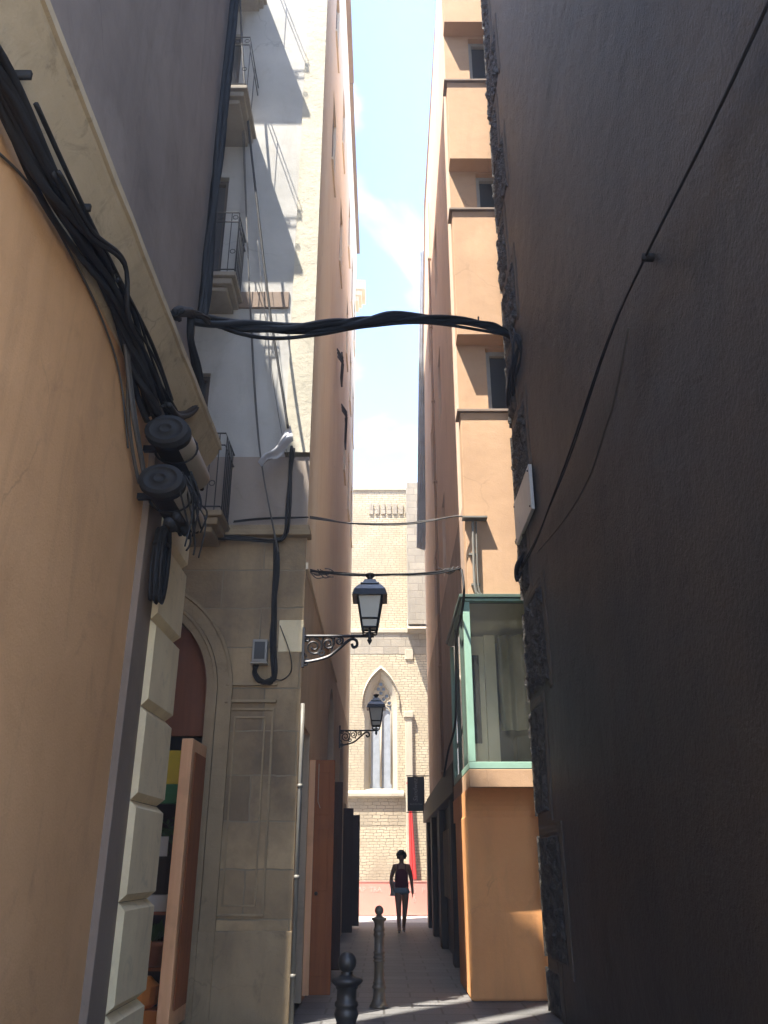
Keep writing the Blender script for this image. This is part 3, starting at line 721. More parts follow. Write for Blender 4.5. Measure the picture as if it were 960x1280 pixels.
for (a, b, c, d) in zip(g_out, g_out[1:], g_in[1:], g_in):   # splayed reveal
    mb.quad(Fc(*a, .0), Fc(*b, .0), Fc(*c, .2), Fc(*d, .2))
mb.quad(Fc(*g_out[0], -.0), Fc(*g_out[-1], 0), Fc(*g_in[-1], .2), Fc(*g_in[0], .2))
win = mb.build('window', M['church_trim'], ch)
mb = MB(); mb.prism([Fc(u, w, .27) for u, w in g_in], (0, .03, 0)); mb.build('glass', M['church_glass'], win)
mb = MB()
P3 = lambda u, w: Vector((u, YC + .22, w))
mb.box(wc - .03, wc + .03, YC + .19, YC + .25, z_s + .12, z_sp - .2)
for s_ in (-1, 1):
    g = gothic(wc + s_ * .175, .16, z_s + .2, z_sp - .3, z_sp - .05); mb.tube([P3(u, w) for u, w in g], .022, 5)
def ring(cx, cz, r, rr=.02): mb.tube([P3(cx + r * math.cos(q * .5236), cz + r * math.sin(q * .5236)) for q in range(13)], rr, 5)
foils = ((0, 7.06), (-.085, 6.9), (.085, 6.9), (0, 6.76), (-.2, 6.66), (.2, 6.66), (-.1, 6.55), (.1, 6.55), (-.28, 6.42), (.28, 6.42), (0, 6.4))
for (cx, cz) in foils: ring(wc + cx, cz, .075, .014)
mb.tube([P3(u, w) for u, w in g_in], .04, 5)
mb.build('tracery', M['church_trim'], win, smooth=True)
hp = [p for p in g_in if p[1] > 6.3]
mb = MB(); mb.prism([Fc(u, w, .235) for u, w in hp], (0, .03, 0)); mb.build('head_panel', M['church_trim'], win)
mb = MB()
for (cx, cz) in foils:
    for q in range(4):
        a = q * math.pi / 2 + .785; mb.prism([Fc(wc + cx + .026 * math.cos(a) + .034 * math.cos(k * .785), cz + .026 * math.sin(a) + .034 * math.sin(k * .785), .2325 - .0003 * q) for k in range(8)], (0, .002, 0))
mb.build('quatrefoil_glass', M['win_glass'], win)
mb = MB()
go2 = gothic(wc, wr + .08, z_sp - .15, z_sp, z_a + .1)
for a, b in zip(go2, go2[1:]): mb.prism([Fc(*a, -.09), Fc(*b, -.09), Fc(b[0], b[1] + .1, -.04), Fc(a[0], a[1] + .1, -.04)], (0, .1, 0))
mb.build('hood_moulding', M['church_trim'], ch)
mb = MB(); mb.prism([(-1.3, YC - .16, 3.42), (-1.3, YC - .16, 3.52), (-1.3, YC + .02, 3.62), (-1.3, YC + .02, 3.36)], (1.94, 0, 0)); mb.build('sill', M['church_trim'], ch, bevel=.01)
mb = MB(); mb.box(.70, .93, YC - .12, YC + .01, 0, 5.9); mb.box(.66, .97, YC - .17, YC + .01, 5.9, 6.1); mb.build('pilaster', M['church_trim'], ch, bevel=.015)
mb = MB(); mb.box(.82, 4.2, YC - .6, YC + .25, 8.95, 14.25); mb.prism([(.8, YC - .75, 8.75), (.8, YC + .1, 8.75), (.8, YC + .1, 9.3)], (3.4, 0, 0)); mb.build('buttress', M['church_grey'], ch)
mb = MB(); mb.box(-15.9, 15.9, YC - .006, YC + .02, 8.05, 8.777); mb.build('weathered_band', M['church_grey'], ch)
mb = MB(); mb.box(-15.9, .69, YC - .005, YC + .02, 2.55, 3.35); mb.build('weathered_band', M['church_dull'], ch)
mb = MB(); mb.box(.72, 1.0, YC - .05, YC + .02, 7.85, 8.2); mb.build('plaque', M['church_trim'], ch, bevel=.02)
mb = MB()
for k in range(7): mb.box(-.55 + k * .22, -.40 + k * .22, YC + .20, YC + .252, 13.35, 13.75)
mb.build('blocked_opening', M['church_grey'], ch)

# text helper
def text_mesh(mb, body, size, M3, shear=0, depth=.004):
    cu = bpy.data.curves.new('lettering', 'FONT'); cu.body = body; cu.size = size; cu.shear = shear; cu.align_x = 'CENTER'; cu.align_y = 'CENTER'; cu.extrude = depth
    ob_ = bpy.data.objects.new('lettering_temp', cu); C.objects.link(ob_)
    dg = bpy.context.evaluated_depsgraph_get(); me = bpy.data.meshes.new_from_object(ob_.evaluated_get(dg))
    mb.add([M3 @ v.co for v in me.vertices], [tuple(p.vertices) for p in me.polygons])
    bpy.data.objects.remove(ob_); bpy.data.curves.remove(cu); bpy.data.meshes.remove(me)
FACE = Matrix.Rotation(R(90), 4, 'X')          # letters upright, facing -Y
# hoarding
YH = 27.55
hd = thing('hoarding', 'coral red hoarding with faded pale lettering along the church foot', 'hoarding', (0, YH, 0))
mb = MB(); mb.box(-12, 12, YH, YH + .06, .02, .93); mb.build('panel', M['coral'], hd, bevel=.005)
mb = MB(); mb.box(-12, 12, YH - .015, YH + .07, .931, .965); mb.build('top_rail', M['coral'], hd)
mb = MB(); text_mesh(mb, 'CAP  TRA', .2, Matrix.Translation((-.5, YH - .004, .72)) @ FACE); text_mesh(mb, 'AS   P', .2, Matrix.Translation((1.0, YH - .004, .70)) @ FACE); text_mesh(mb, 'S', .2, Matrix.Translation((.93, YH - .004, .45)) @ FACE)
mb.build('lettering', M['letter'], hd)
mb = MB()
yb = YC - .19  # narrow red strip in front of the pilaster, wider towards the bottom
mb.sheet(lambda a, b: (.77 + .02 * b + a * (.08 + .14 * b), yb - .02 * b + .012 * math.sin(a * 14), 3.8 - 2.8 * b), 10, 20)
mb.sheet(lambda a, b: (.77 + .02 * b + a * (.08 + .14 * b), yb + .012 - .02 * b + .012 * math.sin(a * 14), 3.8 - 2.8 * b), 10, 20)
mb.tube([(.70, yb, 3.82), (.95, yb, 3.82)], .02)
tag(mb.build('red_strip', M['red']), 'narrow red strip down the church pilaster', 'red_strip')

# ---------------------------------------------------------------- street lamps
def make_lamp():
    y0, z0, x0 = 9.34, 3.86, XS
    t = thing('street_lamp', 'black wall lantern on scrolled bracket at the stone building corner, the nearer and higher one', 'street lamp', (x0, y0, z0), 'black lanterns on scrolled wall brackets')
    xl = -.165
    mb = MB(); mb.box(x0 + .0, x0 + .03, y0 - .03, y0 + .03, z0 - .36, z0 + .10)
    mb.tube([(x0, y0, z0), (xl + .05, y0, z0)], .018, 6)
    P = lambda x, z: (x0 + x, y0, z0 + z)
    mb.tube(spl([P(.02, -.30), P(.12, -.29), P(.3, -.24), P(.42, -.15), P(.55, -.04), P(.62, -.05), P(.63, -.11), P(.59, -.13), P(.57, -.09)], 5), .018, 6)
    def scroll(cx, cz, r, turns=1.75, a0=0, sgn=1):
        pts = []
        for i in range(26):
            f = i / 25; a = a0 + sgn * f * turns * 2 * math.pi
            pts.append(P(cx + r * (1 - .8 * f) * math.cos(a), cz + r * (1 - .8 * f) * math.sin(a)))
        mb.tube(pts, .012, 5)
    scroll(.135, -.125, .105, 1.75, math.pi / 2, -1); scroll(.30, -.085, .075, 1.6, math.pi / 2, -1); scroll(.425, -.055, .05, 1.5, math.pi / 2, -1)
    scroll(.05, -.31, .05, 1.2, 0, 1); scroll(.23, -.19, .045, 1.3, 2, 1); scroll(.06, -.03, .035, 1.2, 3, 1)
    for (a, b) in (((.24, -.02), (.2, -.2)), ((.37, -.02), (.34, -.17)), ((.03, -.2), (.06, -.24))): mb.tube([P(*a), P(*b)], .01, 5)
    mb.lathe((xl + .0, y0, z0), [(-.10, .004), (-.07, .02), (-.05, .03), (-.03, .02), (.02, .026), (.05, .016), (.1, .016)], 10)
    mb.build('bracket', M['iron'], t, smooth=False)
    zb, zt = z0 + .09, z0 + .50; b, tp = .085, .148
    fr = MB()
    for sx in (-1, 1):
        for sy in (-1, 1):
            fr.tube([(xl + sx * b, y0 + sy * b, zb), (xl + sx * tp, y0 + sy * tp, zt)], .012, 4)
            fr.tube(spl([(xl + sx * b, y0 + sy * b, zb), (xl + sx * b * .8, y0 + sy * b * .8, zb - .06), (xl + sx * .02, y0 + sy * .02, zb - .05)], 4), .009, 4)
    for zz, w in ((zb, b), (zb + .10, b + .0156), (zt, tp)):
        q = [(xl - w, y0 - w, zz), (xl + w, y0 - w, zz), (xl + w, y0 + w, zz), (xl - w, y0 + w, zz)]
        for i in range(4): fr.tube([q[i], q[(i + 1) % 4]], .012, 4)
    # flared eaves skirt
    e0, e1, za, zc = tp + .002, tp + .055, zt - .055, zt + .02
    for (p, q) in (((-1, -1), (1, -1)), ((1, -1), (1, 1)), ((1, 1), (-1, 1)), ((-1, 1), (-1, -1))):
        fr.quad((xl + p[0] * e1, y0 + p[1] * e1, za), (xl + q[0] * e1, y0 + q[1] * e1, za), (xl + q[0] * (e0 + .03), y0 + q[1] * (e0 + .03), zc), (xl + p[0] * (e0 + .03), y0 + p[1] * (e0 + .03), zc))
        fr.quad((xl + p[0] * e1, y0 + p[1] * e1, za), (xl + q[0] * e1, y0 + q[1] * e1, za), (xl + q[0] * e0, y0 + q[1] * e0, za + .005), (xl + p[0] * e0, y0 + p[1] * e0, za + .005))
    fr.build('frame', M['iron'], t)
    gl = MB()
    def ringq(z, w): return [(xl - w, y0 - w, z), (xl + w, y0 - w, z), (xl + w, y0 + w, z), (xl - w, y0 + w, z)]
    A, B = ringq(zb + .005, b - .004), ringq(zt, tp - .004)
    for i in range(4): gl.quad(A[i], A[(i + 1) % 4], B[(i + 1) % 4], B[i])
    gl.quad(*A); gl.build('lamp_glass', M['lamp_glass'], t)
    rf = MB()
    rf.lathe((xl, y0, zt + .02), [(0, .255), (.012, .245), (.06, .19), (.085, .14), (.09, .155), (.1, .155), (.105, .12), (.15, .09), (.16, .05)], 4, rot=math.pi / 4)
    rf.build('roof', M['lamp_roof'], t)
    fi = MB(); fi.lathe((xl, y0, zt + .18), [(-.01, .04), (.02, .03), (.04, .05), (.055, .065), (.07, .06), (.075, .03), (.085, .02)], 12); fi.build('finial', M['iron'], t, smooth=True)
    return t
lamp = make_lamp()
lamp2 = lamp.copy(); C.objects.link(lamp2)
lamp2.location = (XS, 17.8, 4.02); lamp2['label'] = 'black wall lantern on scrolled bracket in front of the pointed church window, the farther one'
for chd in list(lamp.children):
    c = chd.copy(); C.objects.link(c); c.parent = lamp2

# ---------------------------------------------------------------- bollards
prof = [(0, .105), (.02, .105), (.04, .085), (.08, .07), (.14, .062), (.18, .062), (.185, .075), (.20, .078), (.215, .07), (.225, .062), (.24, .07), (.255, .06), (.28, .054), (.44, .052), (.445, .066), (.455, .068), (.465, .056), (.475, .056), (.48, .066), (.495, .066), (.505, .056), (.52, .056), (.525, .064), (.54, .064), (.55, .053), (.68, .052), (.70, .060), (.715, .066), (.73, .06), (.745, .055), (.755, .064), (.77, .062), (.78, .053), (.83, .053), (.835, .06), (.845, .06), (.85, .068), (.865, .084), (.875, .086), (.882, .08), (.89, .05), (.9, .032), (.905, .03), (.912, .035)]
ballp = [(.958 + .052 * math.sin(R(a)), max(.002, .05 * math.cos(R(a)))) for a in range(-62, 91, 12)]
def make_bollard(x, y, label):
    t = thing('bollard', label, 'bollard', (x, y, 0), 'ball-topped iron bollards')
    MB().lathe((x, y, 0), prof, 12).build('post', M['bollard'], t, smooth=True, bevel=0)
    MB().lathe((x, y, 0), ballp, 20).build('ball_finial', M['bollard'], t, smooth=True)
    return t
b1 = make_bollard(-.055, 10.45, 'slim grey ball-topped bollard standing in the sunlit patch, shown whole')
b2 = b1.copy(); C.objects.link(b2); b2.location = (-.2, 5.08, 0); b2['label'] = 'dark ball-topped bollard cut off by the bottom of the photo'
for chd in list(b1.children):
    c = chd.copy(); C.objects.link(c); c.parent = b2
    c.material_slots[0].link = 'OBJECT'; c.material_slots[0].material = M['bollard_shaded']

# ---------------------------------------------------------------- person
def skin(verts, edges, radii, root=0, sub=1):
    me = bpy.data.meshes.new('skeleton_temp'); me.from_pydata([Vector(v) for v in verts], edges, []); me.update()
    o = bpy.data.objects.new('skeleton_temp', me); C.objects.link(o)
    o.modifiers.new('s', 'SKIN')
    for i, sv in enumerate(me.skin_vertices[0].data):
        r = radii[i]; sv.radius = r if isinstance(r, tuple) else (r, r); sv.use_root = (i == root)
    ss = o.modifiers.new('u', 'SUBSURF'); ss.levels = sub; ss.render_levels = sub
    bpy.context.view_layer.update()
    dg = bpy.context.evaluated_depsgraph_get(); m2 = bpy.data.meshes.new_from_object(o.evaluated_get(dg))
    vs = [v.co.copy() for v in m2.vertices]; fs = [tuple(p.vertices) for p in m2.polygons]
    bpy.data.objects.remove(o); bpy.data.meshes.remove(me); bpy.data.meshes.remove(m2)
    return vs, fs
PX, PY = .41, 21.05
pt = thing('person', 'person walking towards the camera in dark sleeveless top and short denim shorts', 'person', (PX, PY, 0))
def W(vs): return [Vector((PX, PY, 0)) + Vector(v) for v in vs]
J = {'pel': (0, 0, .95), 'sp': (0, -.005, 1.08), 'ch': (0, -.01, 1.24), 'uc': (0, 0, 1.36), 'nk': (0, 0, 1.445), 'hd0': (0, -.01, 1.51), 'hd1': (0, -.02, 1.58), 'hd2': (0, -.012, 1.645),
     'shl': (-.165, 0, 1.385), 'ell': (-.245, .04, 1.13), 'wrl': (-.20, -.09, .97), 'hal': (-.19, -.12, .92),
     'shr': (.165, 0, 1.385), 'elr': (.225, .03, 1.11), 'wrr': (.25, -.02, .87), 'har': (.25, -.035, .80),
     'hil': (-.085, 0, .90), 'knl': (-.075, -.10, .51), 'anl': (-.065, -.13, .09), 'tol': (-.07, -.26, .035),
     'hir': (.085, 0, .90), 'knr': (.07, -.03, .50), 'anr': (.045, .16, .12), 'tor': (.05, .06, .035)}
names = list(J); I = {k: i for i, k in enumerate(names)}
RAD = dict(pel=(.16, .11), sp=(.13, .095), ch=(.145, .105), uc=(.135, .09), nk=.048, hd0=.055, hd1=(.078, .092), hd2=(.066, .078), shl=.066, ell=.044, wrl=.032, hal=.034, shr=.066, elr=.044, wrr=.032, har=.034,
           hil=.108, knl=.066, anl=.042, tol=.034, hir=.108, knr=.066, anr=.042, tor=.03)
E = [('pel', 'sp'), ('sp', 'ch'), ('ch', 'uc'), ('uc', 'nk'), ('nk', 'hd0'), ('hd0', 'hd1'), ('hd1', 'hd2'), ('uc', 'shl'), ('shl', 'ell'), ('ell', 'wrl'), ('wrl', 'hal'), ('uc', 'shr'), ('shr', 'elr'), ('elr', 'wrr'), ('wrr', 'har'), ('pel', 'hil'), ('hil', 'knl'), ('knl', 'anl'), ('anl', 'tol'), ('pel', 'hir'), ('hir', 'knr'), ('knr', 'anr'), ('anr', 'tor')]
vs, fs = skin([J[k] for k in names], [(I[a], I[b]) for a, b in E], [RAD[k] for k in names], 0, 2)
mb = MB(); mb.add(W(vs), fs)
for side, hn, d in ((-1, 'hal', Vector((0, -.3, -1))), (1, 'har', Vector((0, -.15, -1)))):
    h = Vector(J[hn]); d.normalize()
    for k, ln in enumerate((.07, .08, .075, .06)):
        off = Vector((0, (k - 1.5) * .017, 0))
        pts = [h + off * .8, h + off + d * ln * .55, h + off + d * ln + Vector((-side * .012, -.004, 0))]
        v2, f2 = skin(pts, [(0, 1), (1, 2)], [.009, .0085, .007], 0, 1); mb.add(W(v2), f2)
    pts = [h + Vector((0, -.02, .03)), h + Vector((-side * .01, -.042, -.005)), h + Vector((-side * .012, -.045, -.035))]
    v2, f2 = skin(pts, [(0, 1), (1, 2)], [.010, .009, .008], 0, 1); mb.add(W(v2), f2)
hc = Vector((PX, PY - .018, 1.575))
mb.ball(hc + Vector((0, -.098, -.012)), .013, .02, .022, 8)
for s_ in (-1, 1):
    mb.ball(hc + Vector((s_ * .032, -.083, .01)), .013, .009, .008, 8, 1); mb.ball(hc + Vector((s_ * .083, .005, -.005)), .012, .02, .03, 8)
mb.ball(hc + Vector((0, -.088, -.05)), .024, .01, .008, 8, 2)
mb.build('body', [M['skin'], M['eye'], M['lip']], pt, smooth=True)
# hair: curly cap
mb = MB(); rnd = random.Random(5)
def hairf(a, b):
    th = a * 2 * math.pi; ph = b * math.pi * .66
    r = .118 + .014 * mnoise.noise((math.cos(th) * 4, math.sin(th) * 4, ph * 5))
    p = Vector((math.sin(ph) * math.cos(th) * r * .95, math.sin(ph) * math.sin(th) * r + .018, math.cos(ph) * r * 1.05 + .035))
    if p.y < -.055 and p.z < .06: p.y = -.06
    return hc + p
mb.sheet(hairf, 28, 14)
for _ in range(70):
    th = rnd.uniform(0, 6.28); ph = rnd.uniform(0, 1.75); r = .115
    p = Vector((math.sin(ph) * math.cos(th) * r * .95, math.sin(ph) * math.sin(th) * r + .022, math.cos(ph) * r * 1.06 + .035))
    if p.y < -.05 and p.z < .055: continue
    mb.ball(hc + p, .02, .02, .018, 6)
mb.build('hair', M['hair'], pt, smooth=True)
vs, fs = skin([(0, 0, .90), (0, -.003, 1.0), (0, -.005, 1.1), (0, -.012, 1.23), (0, -.006, 1.37)], [(0, 1), (1, 2), (2, 3), (3, 4)], [(.185, .14), (.18, .13), (.155, .118), (.172, .132), (.145, .115)], 0, 2)
mb = MB(); mb.add(W(vs), fs)
for s_ in (-1, 1): mb.tube(W(spl([(s_ * .085, -.095, 1.30), (s_ * .09, -.075, 1.40), (s_ * .09, .0, 1.432), (s_ * .085, .09, 1.32)], 5)), .014, 6)
mb.build('tank_top', M['top'], pt, smooth=True)
vs, fs = skin([(0, 0, 1.0), (0, 0, .92), (-.085, 0, .87), (-.088, -.03, .77), (.085, 0, .87), (.086, -.01, .77)], [(0, 1), (1, 2), (2, 3), (1, 4), (4, 5)], [(.185, .14), (.195, .15), .14, .132, .14, .132], 0, 2)
mb = MB(); mb.add(W(vs), fs); mb.build('shorts', M['denim'], pt, smooth=True)
mb = MB()
for s_, a, t in ((-1, J['anl'], J['tol']), (1, J['anr'], J['tor'])):
    v2, f2 = skin([(a[0], a[1] + .03, t[2] + .005), (a[0], a[1] - .05, t[2] + .01), (t[0], t[1] - .01, t[2])], [(0, 1), (1, 2)], [(.036, .036), (.042, .036), (.038, .026)], 0, 1)
    mb.add(W(v2), f2)
mb.build('shoes', M['shoe'], pt, smooth=True)
mb = MB()
bx, by = PX - .20, PY + .02
mb.sheet(lambda a, b: (bx - .07 + .16 * a + .015 * math.sin(b * 5), by - .06 * math.sin(a * math.pi) - .02, .76 + .34 * b - .05 * b * a), 10, 10)
mb.sheet(lambda a, b: (bx - .07 + .16 * a + .015 * math.sin(b * 5), by + .06 * math.sin(a * math.pi) - .02, .76 + .34 * b - .05 * b * a), 10, 10)
mb.tube([(bx + .05, by - .02, 1.08), (bx + .07, by - .05, 1.25), (PX - .13, PY - .01, 1.44), (PX - .12, PY + .08, 1.36), (bx + .04, by + .02, 1.08)], .012, 5)
tag(mb.build('shoulder_bag', M['bag'], smooth=True), 'pale cloth bag hanging at the hip of the walking person', 'bag')

# ---------------------------------------------------------------- hanging shop sign
SY = 22.7
s0, s1 = atY(509, 971, SY), atY(531, 1014, SY)
sg = thing('hanging_sign', 'black hanging shop sign with grey vertical script lettering', 'shop sign', ((s0.x + s1.x) / 2, SY, s1.z))
mb = MB(); mb.box(s0.x, s1.x, SY - .02, SY + .02, s1.z, s0.z); mb.build('board', M['sign_black'], sg, bevel=.004)
mb = MB()
for z in (s0.z + .025, s1.z - .025): mb.tube([(s0.x - .03, SY, z), (1.22, SY, z)], .014, 6)
mb.build('bracket', M['iron'], sg)
mb = MB(); zc = (s0.z + s1.z) / 2; xc = (s0.x + s1.x) / 2
text_mesh(mb, 'Sandwez', .165, Matrix.Translation((xc - .01, SY - .022, zc + .09)) @ Matrix.Rotation(R(-90), 4, 'Y') @ FACE, .35)
text_mesh(mb, 'BARCELONA', .055, Matrix.Translation((xc, SY - .022, s1.z + .17)) @ FACE)
mb.build('lettering', M['sign_letter'], sg)

# plaque on the right wall near its corner
xp = XR - .055
c = [atX(u, v, xp) for u, v in ((643.5, 627), (661.5, 582), (664.5, 637), (646.5, 683))]
yA = min(p.y for p in c); yB = max(p.y for p in c)
mb = MB(); zt_, zb_ = (c[0].z + c[1].z) / 2, (c[2].z + c[3].z) / 2
mb.box(xp - .012, xp + .03, yA, yB, zb_, zt_)
pl = mb.build('wall_plaque', M['plaque'], bevel=.006); tag(pl, 'white rectangular plaque screwed to the dark right wall near its corner', 'plaque')
WORLD[pl.name] = Vector(pl.location)
mb = MB()
for y in (yA + .06, yB - .06):
    for z in (zb_ + .06, zt_ - .06): mb.ball((xp - .013, y, z), .014, .014, .014, 8)
mb.build('screw', M['iron'], pl)

# meter box on the stone pier
m0, m1 = atY(316, 799, YS - .12), atY(333, 827, YS - .12)
bxm = thing('meter_box', 'small grey meter box with dark window on the stone pier', 'meter box', ((m0.x + m1.x) / 2, YS - .06, m1.z))
mb = MB(); mb.box(m0.x, m1.x, YS - .12, YS - .002, m1.z, m0.z); mb.build('case', M['grey_box'], bxm, bevel=.008)
mb = MB(); mb.box(m0.x + .025, m1.x - .025, YS - .126, YS - .121, m1.z + .03, m0.z - .03); mb.build('cover', M['box_dark'], bxm)
mb = MB(); mb.box(m0.x - .01, m1.x + .01, YS - .13, YS - .002, m1.z - .02, m1.z - .003); mb.build('tray', M['closure_pale'], bxm)

# ---------------------------------------------------------------- splice closures on the near left wall
def closure(zc, ya, yb, label):
    xc = XL + .23
    t = thing('splice_closure', label, 'cable closure', (xc, ya, zc - .15), 'cable splice closures on the ochre wall')
    cp = [(0, .03), (-.012, .032), (-.012, .045), (.002, .05), (.002, .10), (-.004, .104), (-.004, .112), (.004, .118), (.004, .136), (.012, .142), (.06, .142), (.062, .148), (.085, .148), (.087, .14), (.12, .14)]
    MB().lathe((xc, ya, zc), cp, 24, axis='y', sx=1.05, sy=.78).build('end_cap', M['cable'], t, smooth=True)
    mb = MB()
    L = yb - ya
    rows = []
    for y in (ya + .12, yb - .03, yb):
        r = .13 if y < yb else .10
        rows.append([(xc + r * 1.02 * math.cos(R(a)), y, zc + .8 * r * math.sin(R(a))) for a in range(60, 320, 20)])
    k = len(rows[0]); mb.add([p for r in rows for p in r], [(i * k + j, i * k + j + 1, (i + 1) * k + j + 1, (i + 1) * k + j) for i in range(2) for j in range(k - 1)] + [tuple(2 * k + j for j in range(k))])
    mb.build('body', M['cable'], t, smooth=True)
    mb = MB(); rows = []
    for y in (ya + .125, yb - .02, yb + .02):
        r = .142 if y < yb else .11
        rows.append([(xc + r * 1.02 * math.cos(R(a)), y, zc + .8 * r * math.sin(R(a))) for a in range(-62, 34, 12)])
    k = len(rows[0]); mb.add([p for r in rows for p in r], [(i * k + j, i * k + j + 1, (i + 1) * k + j + 1, (i + 1) * k + j) for i in range(2) for j in range(k - 1)] + [tuple(2 * k + j for j in range(k))])
    mb.build('cover', M['closure_pale'], t, smooth=True)
    mb = MB()
    for j in range(5):
        a = R(-140 + j * 60); mb.tube([(xc + .07 * math.cos(a), yb - .01, zc + .07 * math.sin(a)), (xc + .07 * math.cos(a), yb + .09, zc + .07 * math.sin(a) - .02)], .018, 6)
    mb.build('port', M['cable'], t)
    mb = MB()
    for y in (ya + .3,): mb.tube([(xc + .148 * 1.02 * math.cos(R(a)), y, zc + .148 * .8 * math.sin(R(a))) for a in range(0, 361, 20)], .008, 4)
    mb.build('clamp', M['iron'], t)
    mb = MB(); mb.box(XL - .02, xc - .06, ya + .28, ya + .32, zc - .02, zc + .02); mb.build('wall_bracket', M['iron'], t)
closure(4.15, 4.92, 5.72, 'upper of two black and pale grey cable closures on the ochre wall')
closure(3.78, 4.92, 5.68, 'lower of two black and pale grey cable closures on the ochre wall')

# ---------------------------------------------------------------- cables
def cable(pts, label, mat='cable', count=1, spread=.0, r=.015, seed=1, name='cable', cat='cable', extra=None):
    mb = MB()
    if count > 1: strands(mb, pts, count, spread, r, seed)
    else: mb.tube(spl(pts, 8), r, 6)
    if extra: extra(mb)
    return tag(mb.build(name, M[mat], smooth=True), label, cat)
XC = XL + .10
run = [atX(u, v, XC) for u, v in ((-60, -20), (0, 95), (60, 232), (105, 305), (140, 360), (165, 430), (178, 480), (190, 520))]
run[0:0] = [Vector((XC, -3.2, 4.45)), Vector((XC, 1.2, 4.43))]
def hangers(mb):
    for y in (2.6, 3.4, 4.1): mb.box(XL - .02, XC + .05, y - .01, y + .01, 4.62, 4.66)
cable(run, 'thick bundle of black cables slung along the ochre wall under the cornice', 'cable', 12, .058, .018, 3, 'cable_bundle', 'cables', hangers)
cable([atX(u, v, XC + .02) for u, v in ((140, 350), (165, 395), (185, 450), (215, 520), (238, 570), (246, 610), (243, 640))], 'dark cables curving from the bundle past the two closures', 'cable', 6, .06, .017, 8, 'cable_bundle', 'cables')
cable([atX(u, v, XC - .03) for u, v in ((100, 300), (145, 330), (158, 430), (165, 520), (178, 600))], 'reddish grey slack cable left of the closures on the ochre wall', 'cable_grey', 3, .03, .012, 9)
cable([atX(u, v, XL + .12) for u, v in ((45, 130), (100, 250), (150, 350), (190, 430), (215, 500))], 'thin dark cable just below the cream cornice', 'cable', 1, 0, .014)
cable([atX(u, v, XL + .015) for u, v in ((-20, 175), (40, 235), (95, 330), (128, 400), (150, 470), (160, 560))], 'thin pale cable stapled to the ochre wall left of the bundle', 'cable_grey', 1, 0, .007)
cable([atX(u, v, XC + .07) for u, v in ((70, 215), (110, 290), (152, 330), (160, 400), (190, 455), (232, 560))], 'slack black wire sagging off the front of the bundle', 'cable', 2, .03, .011, 33)
# vertical cable up the corner and its loop
A0, B0 = (-1.66, 6.44), (-1.66, 7.4)
cv_ = [(-1.70, YL + .02, 11.6)] + [Vector((-1.70, YL + .02, z)) for z in (10, 9, 8, 7.2, 6.6, 6.25, 6.12)]
cable(cv_, 'thick black cables running up the corner of the left building', 'cable', 9, .035, .028, 4, 'cable_bundle', 'cables')
AA, BB = (-1.70, 6.42), (1.72, 9.7)
cross_px = [(228, 396), (262, 403), (300, 405), (360, 410), (420, 407), (455, 401), (490, 396), (540, 400), (600, 405), (628, 412), (643, 424)]
cable([atP(u, v, AA, BB) for u, v in cross_px], 'thick bundle of black cables crossing high over the alley', 'cable', 9, .045, .03, 5, 'cable_bundle', 'cables', lambda mb: mb.tube([atP(598, 404, AA, BB), atP(598, 396, AA, BB)], .012))
cable([atP(u, v, AA, BB) for u, v in ((258, 401), (300, 417), (345, 423), (400, 418), (460, 408), (540, 404), (640, 420))], 'single slack cable sagging just below the thick crossing bundle', 'cable', 1, 0, .02)
cable([atP(u, v, (XR - .06, 9.6), (XR - .06, 10.4)) for u, v in ((640, 414), (646, 430), (645, 455), (640, 480), (636, 505))], 'tangle of black cables dropping down the dark right corner', 'cable', 8, .07, .018, 6, 'cable_bundle', 'cables')
cable([atX(u, v, -1.55) for u, v in ((222, 392), (240, 393), (240, 420), (247, 455), (250, 490), (238, 512), (220, 520), (205, 508))], 'looped black cable bundle hanging at the left building corner', 'cable', 7, .035, .02, 7, 'cable_bundle', 'cables')
cable([atX(u, v, -1.6) for u, v in ((222, 400), (216, 394), (226, 386), (250, 392), (262, 402))], 'short coil of cable tied at the corner anchor', 'cable', 4, .025, .018, 12)
# coil
mb = MB(); cc = atX(200, 705, XL + .16); rnd = random.Random(2)
for k in range(11):
    ox = rnd.uniform(-.05, .05); w = rnd.uniform(.06, .1); h = rnd.uniform(.24, .29); oy = rnd.uniform(-.02, .02)
    mb.tube([(cc.x + ox * .8, cc.y + oy + w * math.sin(q * .4189), cc.z + h * math.cos(q * .4189)) for q in range(16)], .011, 5)
mb.tube([(cc.x + .05 * math.cos(q * .785), cc.y + .1 * math.sin(q * .785), cc.z + .13) for q in range(9)], .013, 5)
mb.tube([(cc.x, cc.y, cc.z + .28), (cc.x, cc.y + .05, cc.z + .5)], .015, 5)
tag(mb.build('cable_coil', M['cable'], smooth=True), 'long coil of spare black cable hanging below the closures', 'cable coil')
# loose thin wires beside the closures
mb = MB(); rnd = random.Random(4)
for k in range(9):
    p0 = atX(232 + rnd.uniform(-8, 8), 600 + rnd.uniform(-15, 30), -1.34); p1 = p0 + Vector((rnd.uniform(0, .08), rnd.uniform(.1, .35), rnd.uniform(-.5, -.15)))
    mid = (p0 + p1) / 2 + Vector((rnd.uniform(0, .1), rnd.uniform(-.1, .1), rnd.uniform(-.12, .1)))
    mb.tube(spl([p0, mid, p1], 6), .007, 4)
pb_ = atX(231, 664, -1.42); mb.lathe(pb_, [(-.03, .03), (.03, .03)], 10, axis='y')
pb2 = atX(213, 655, -1.38); mb.lathe(pb2, [(-.05, .028), (.08, .028)], 10, axis='y'); pb3 = atX(222, 648, -1.38); mb.lathe(pb3, [(-.05, .028), (.08, .028)], 10, axis='y')
tag(mb.build('loose_wires', M['cable'], smooth=True), 'thin loose wires with plugs dangling from the lower closure', 'wires')
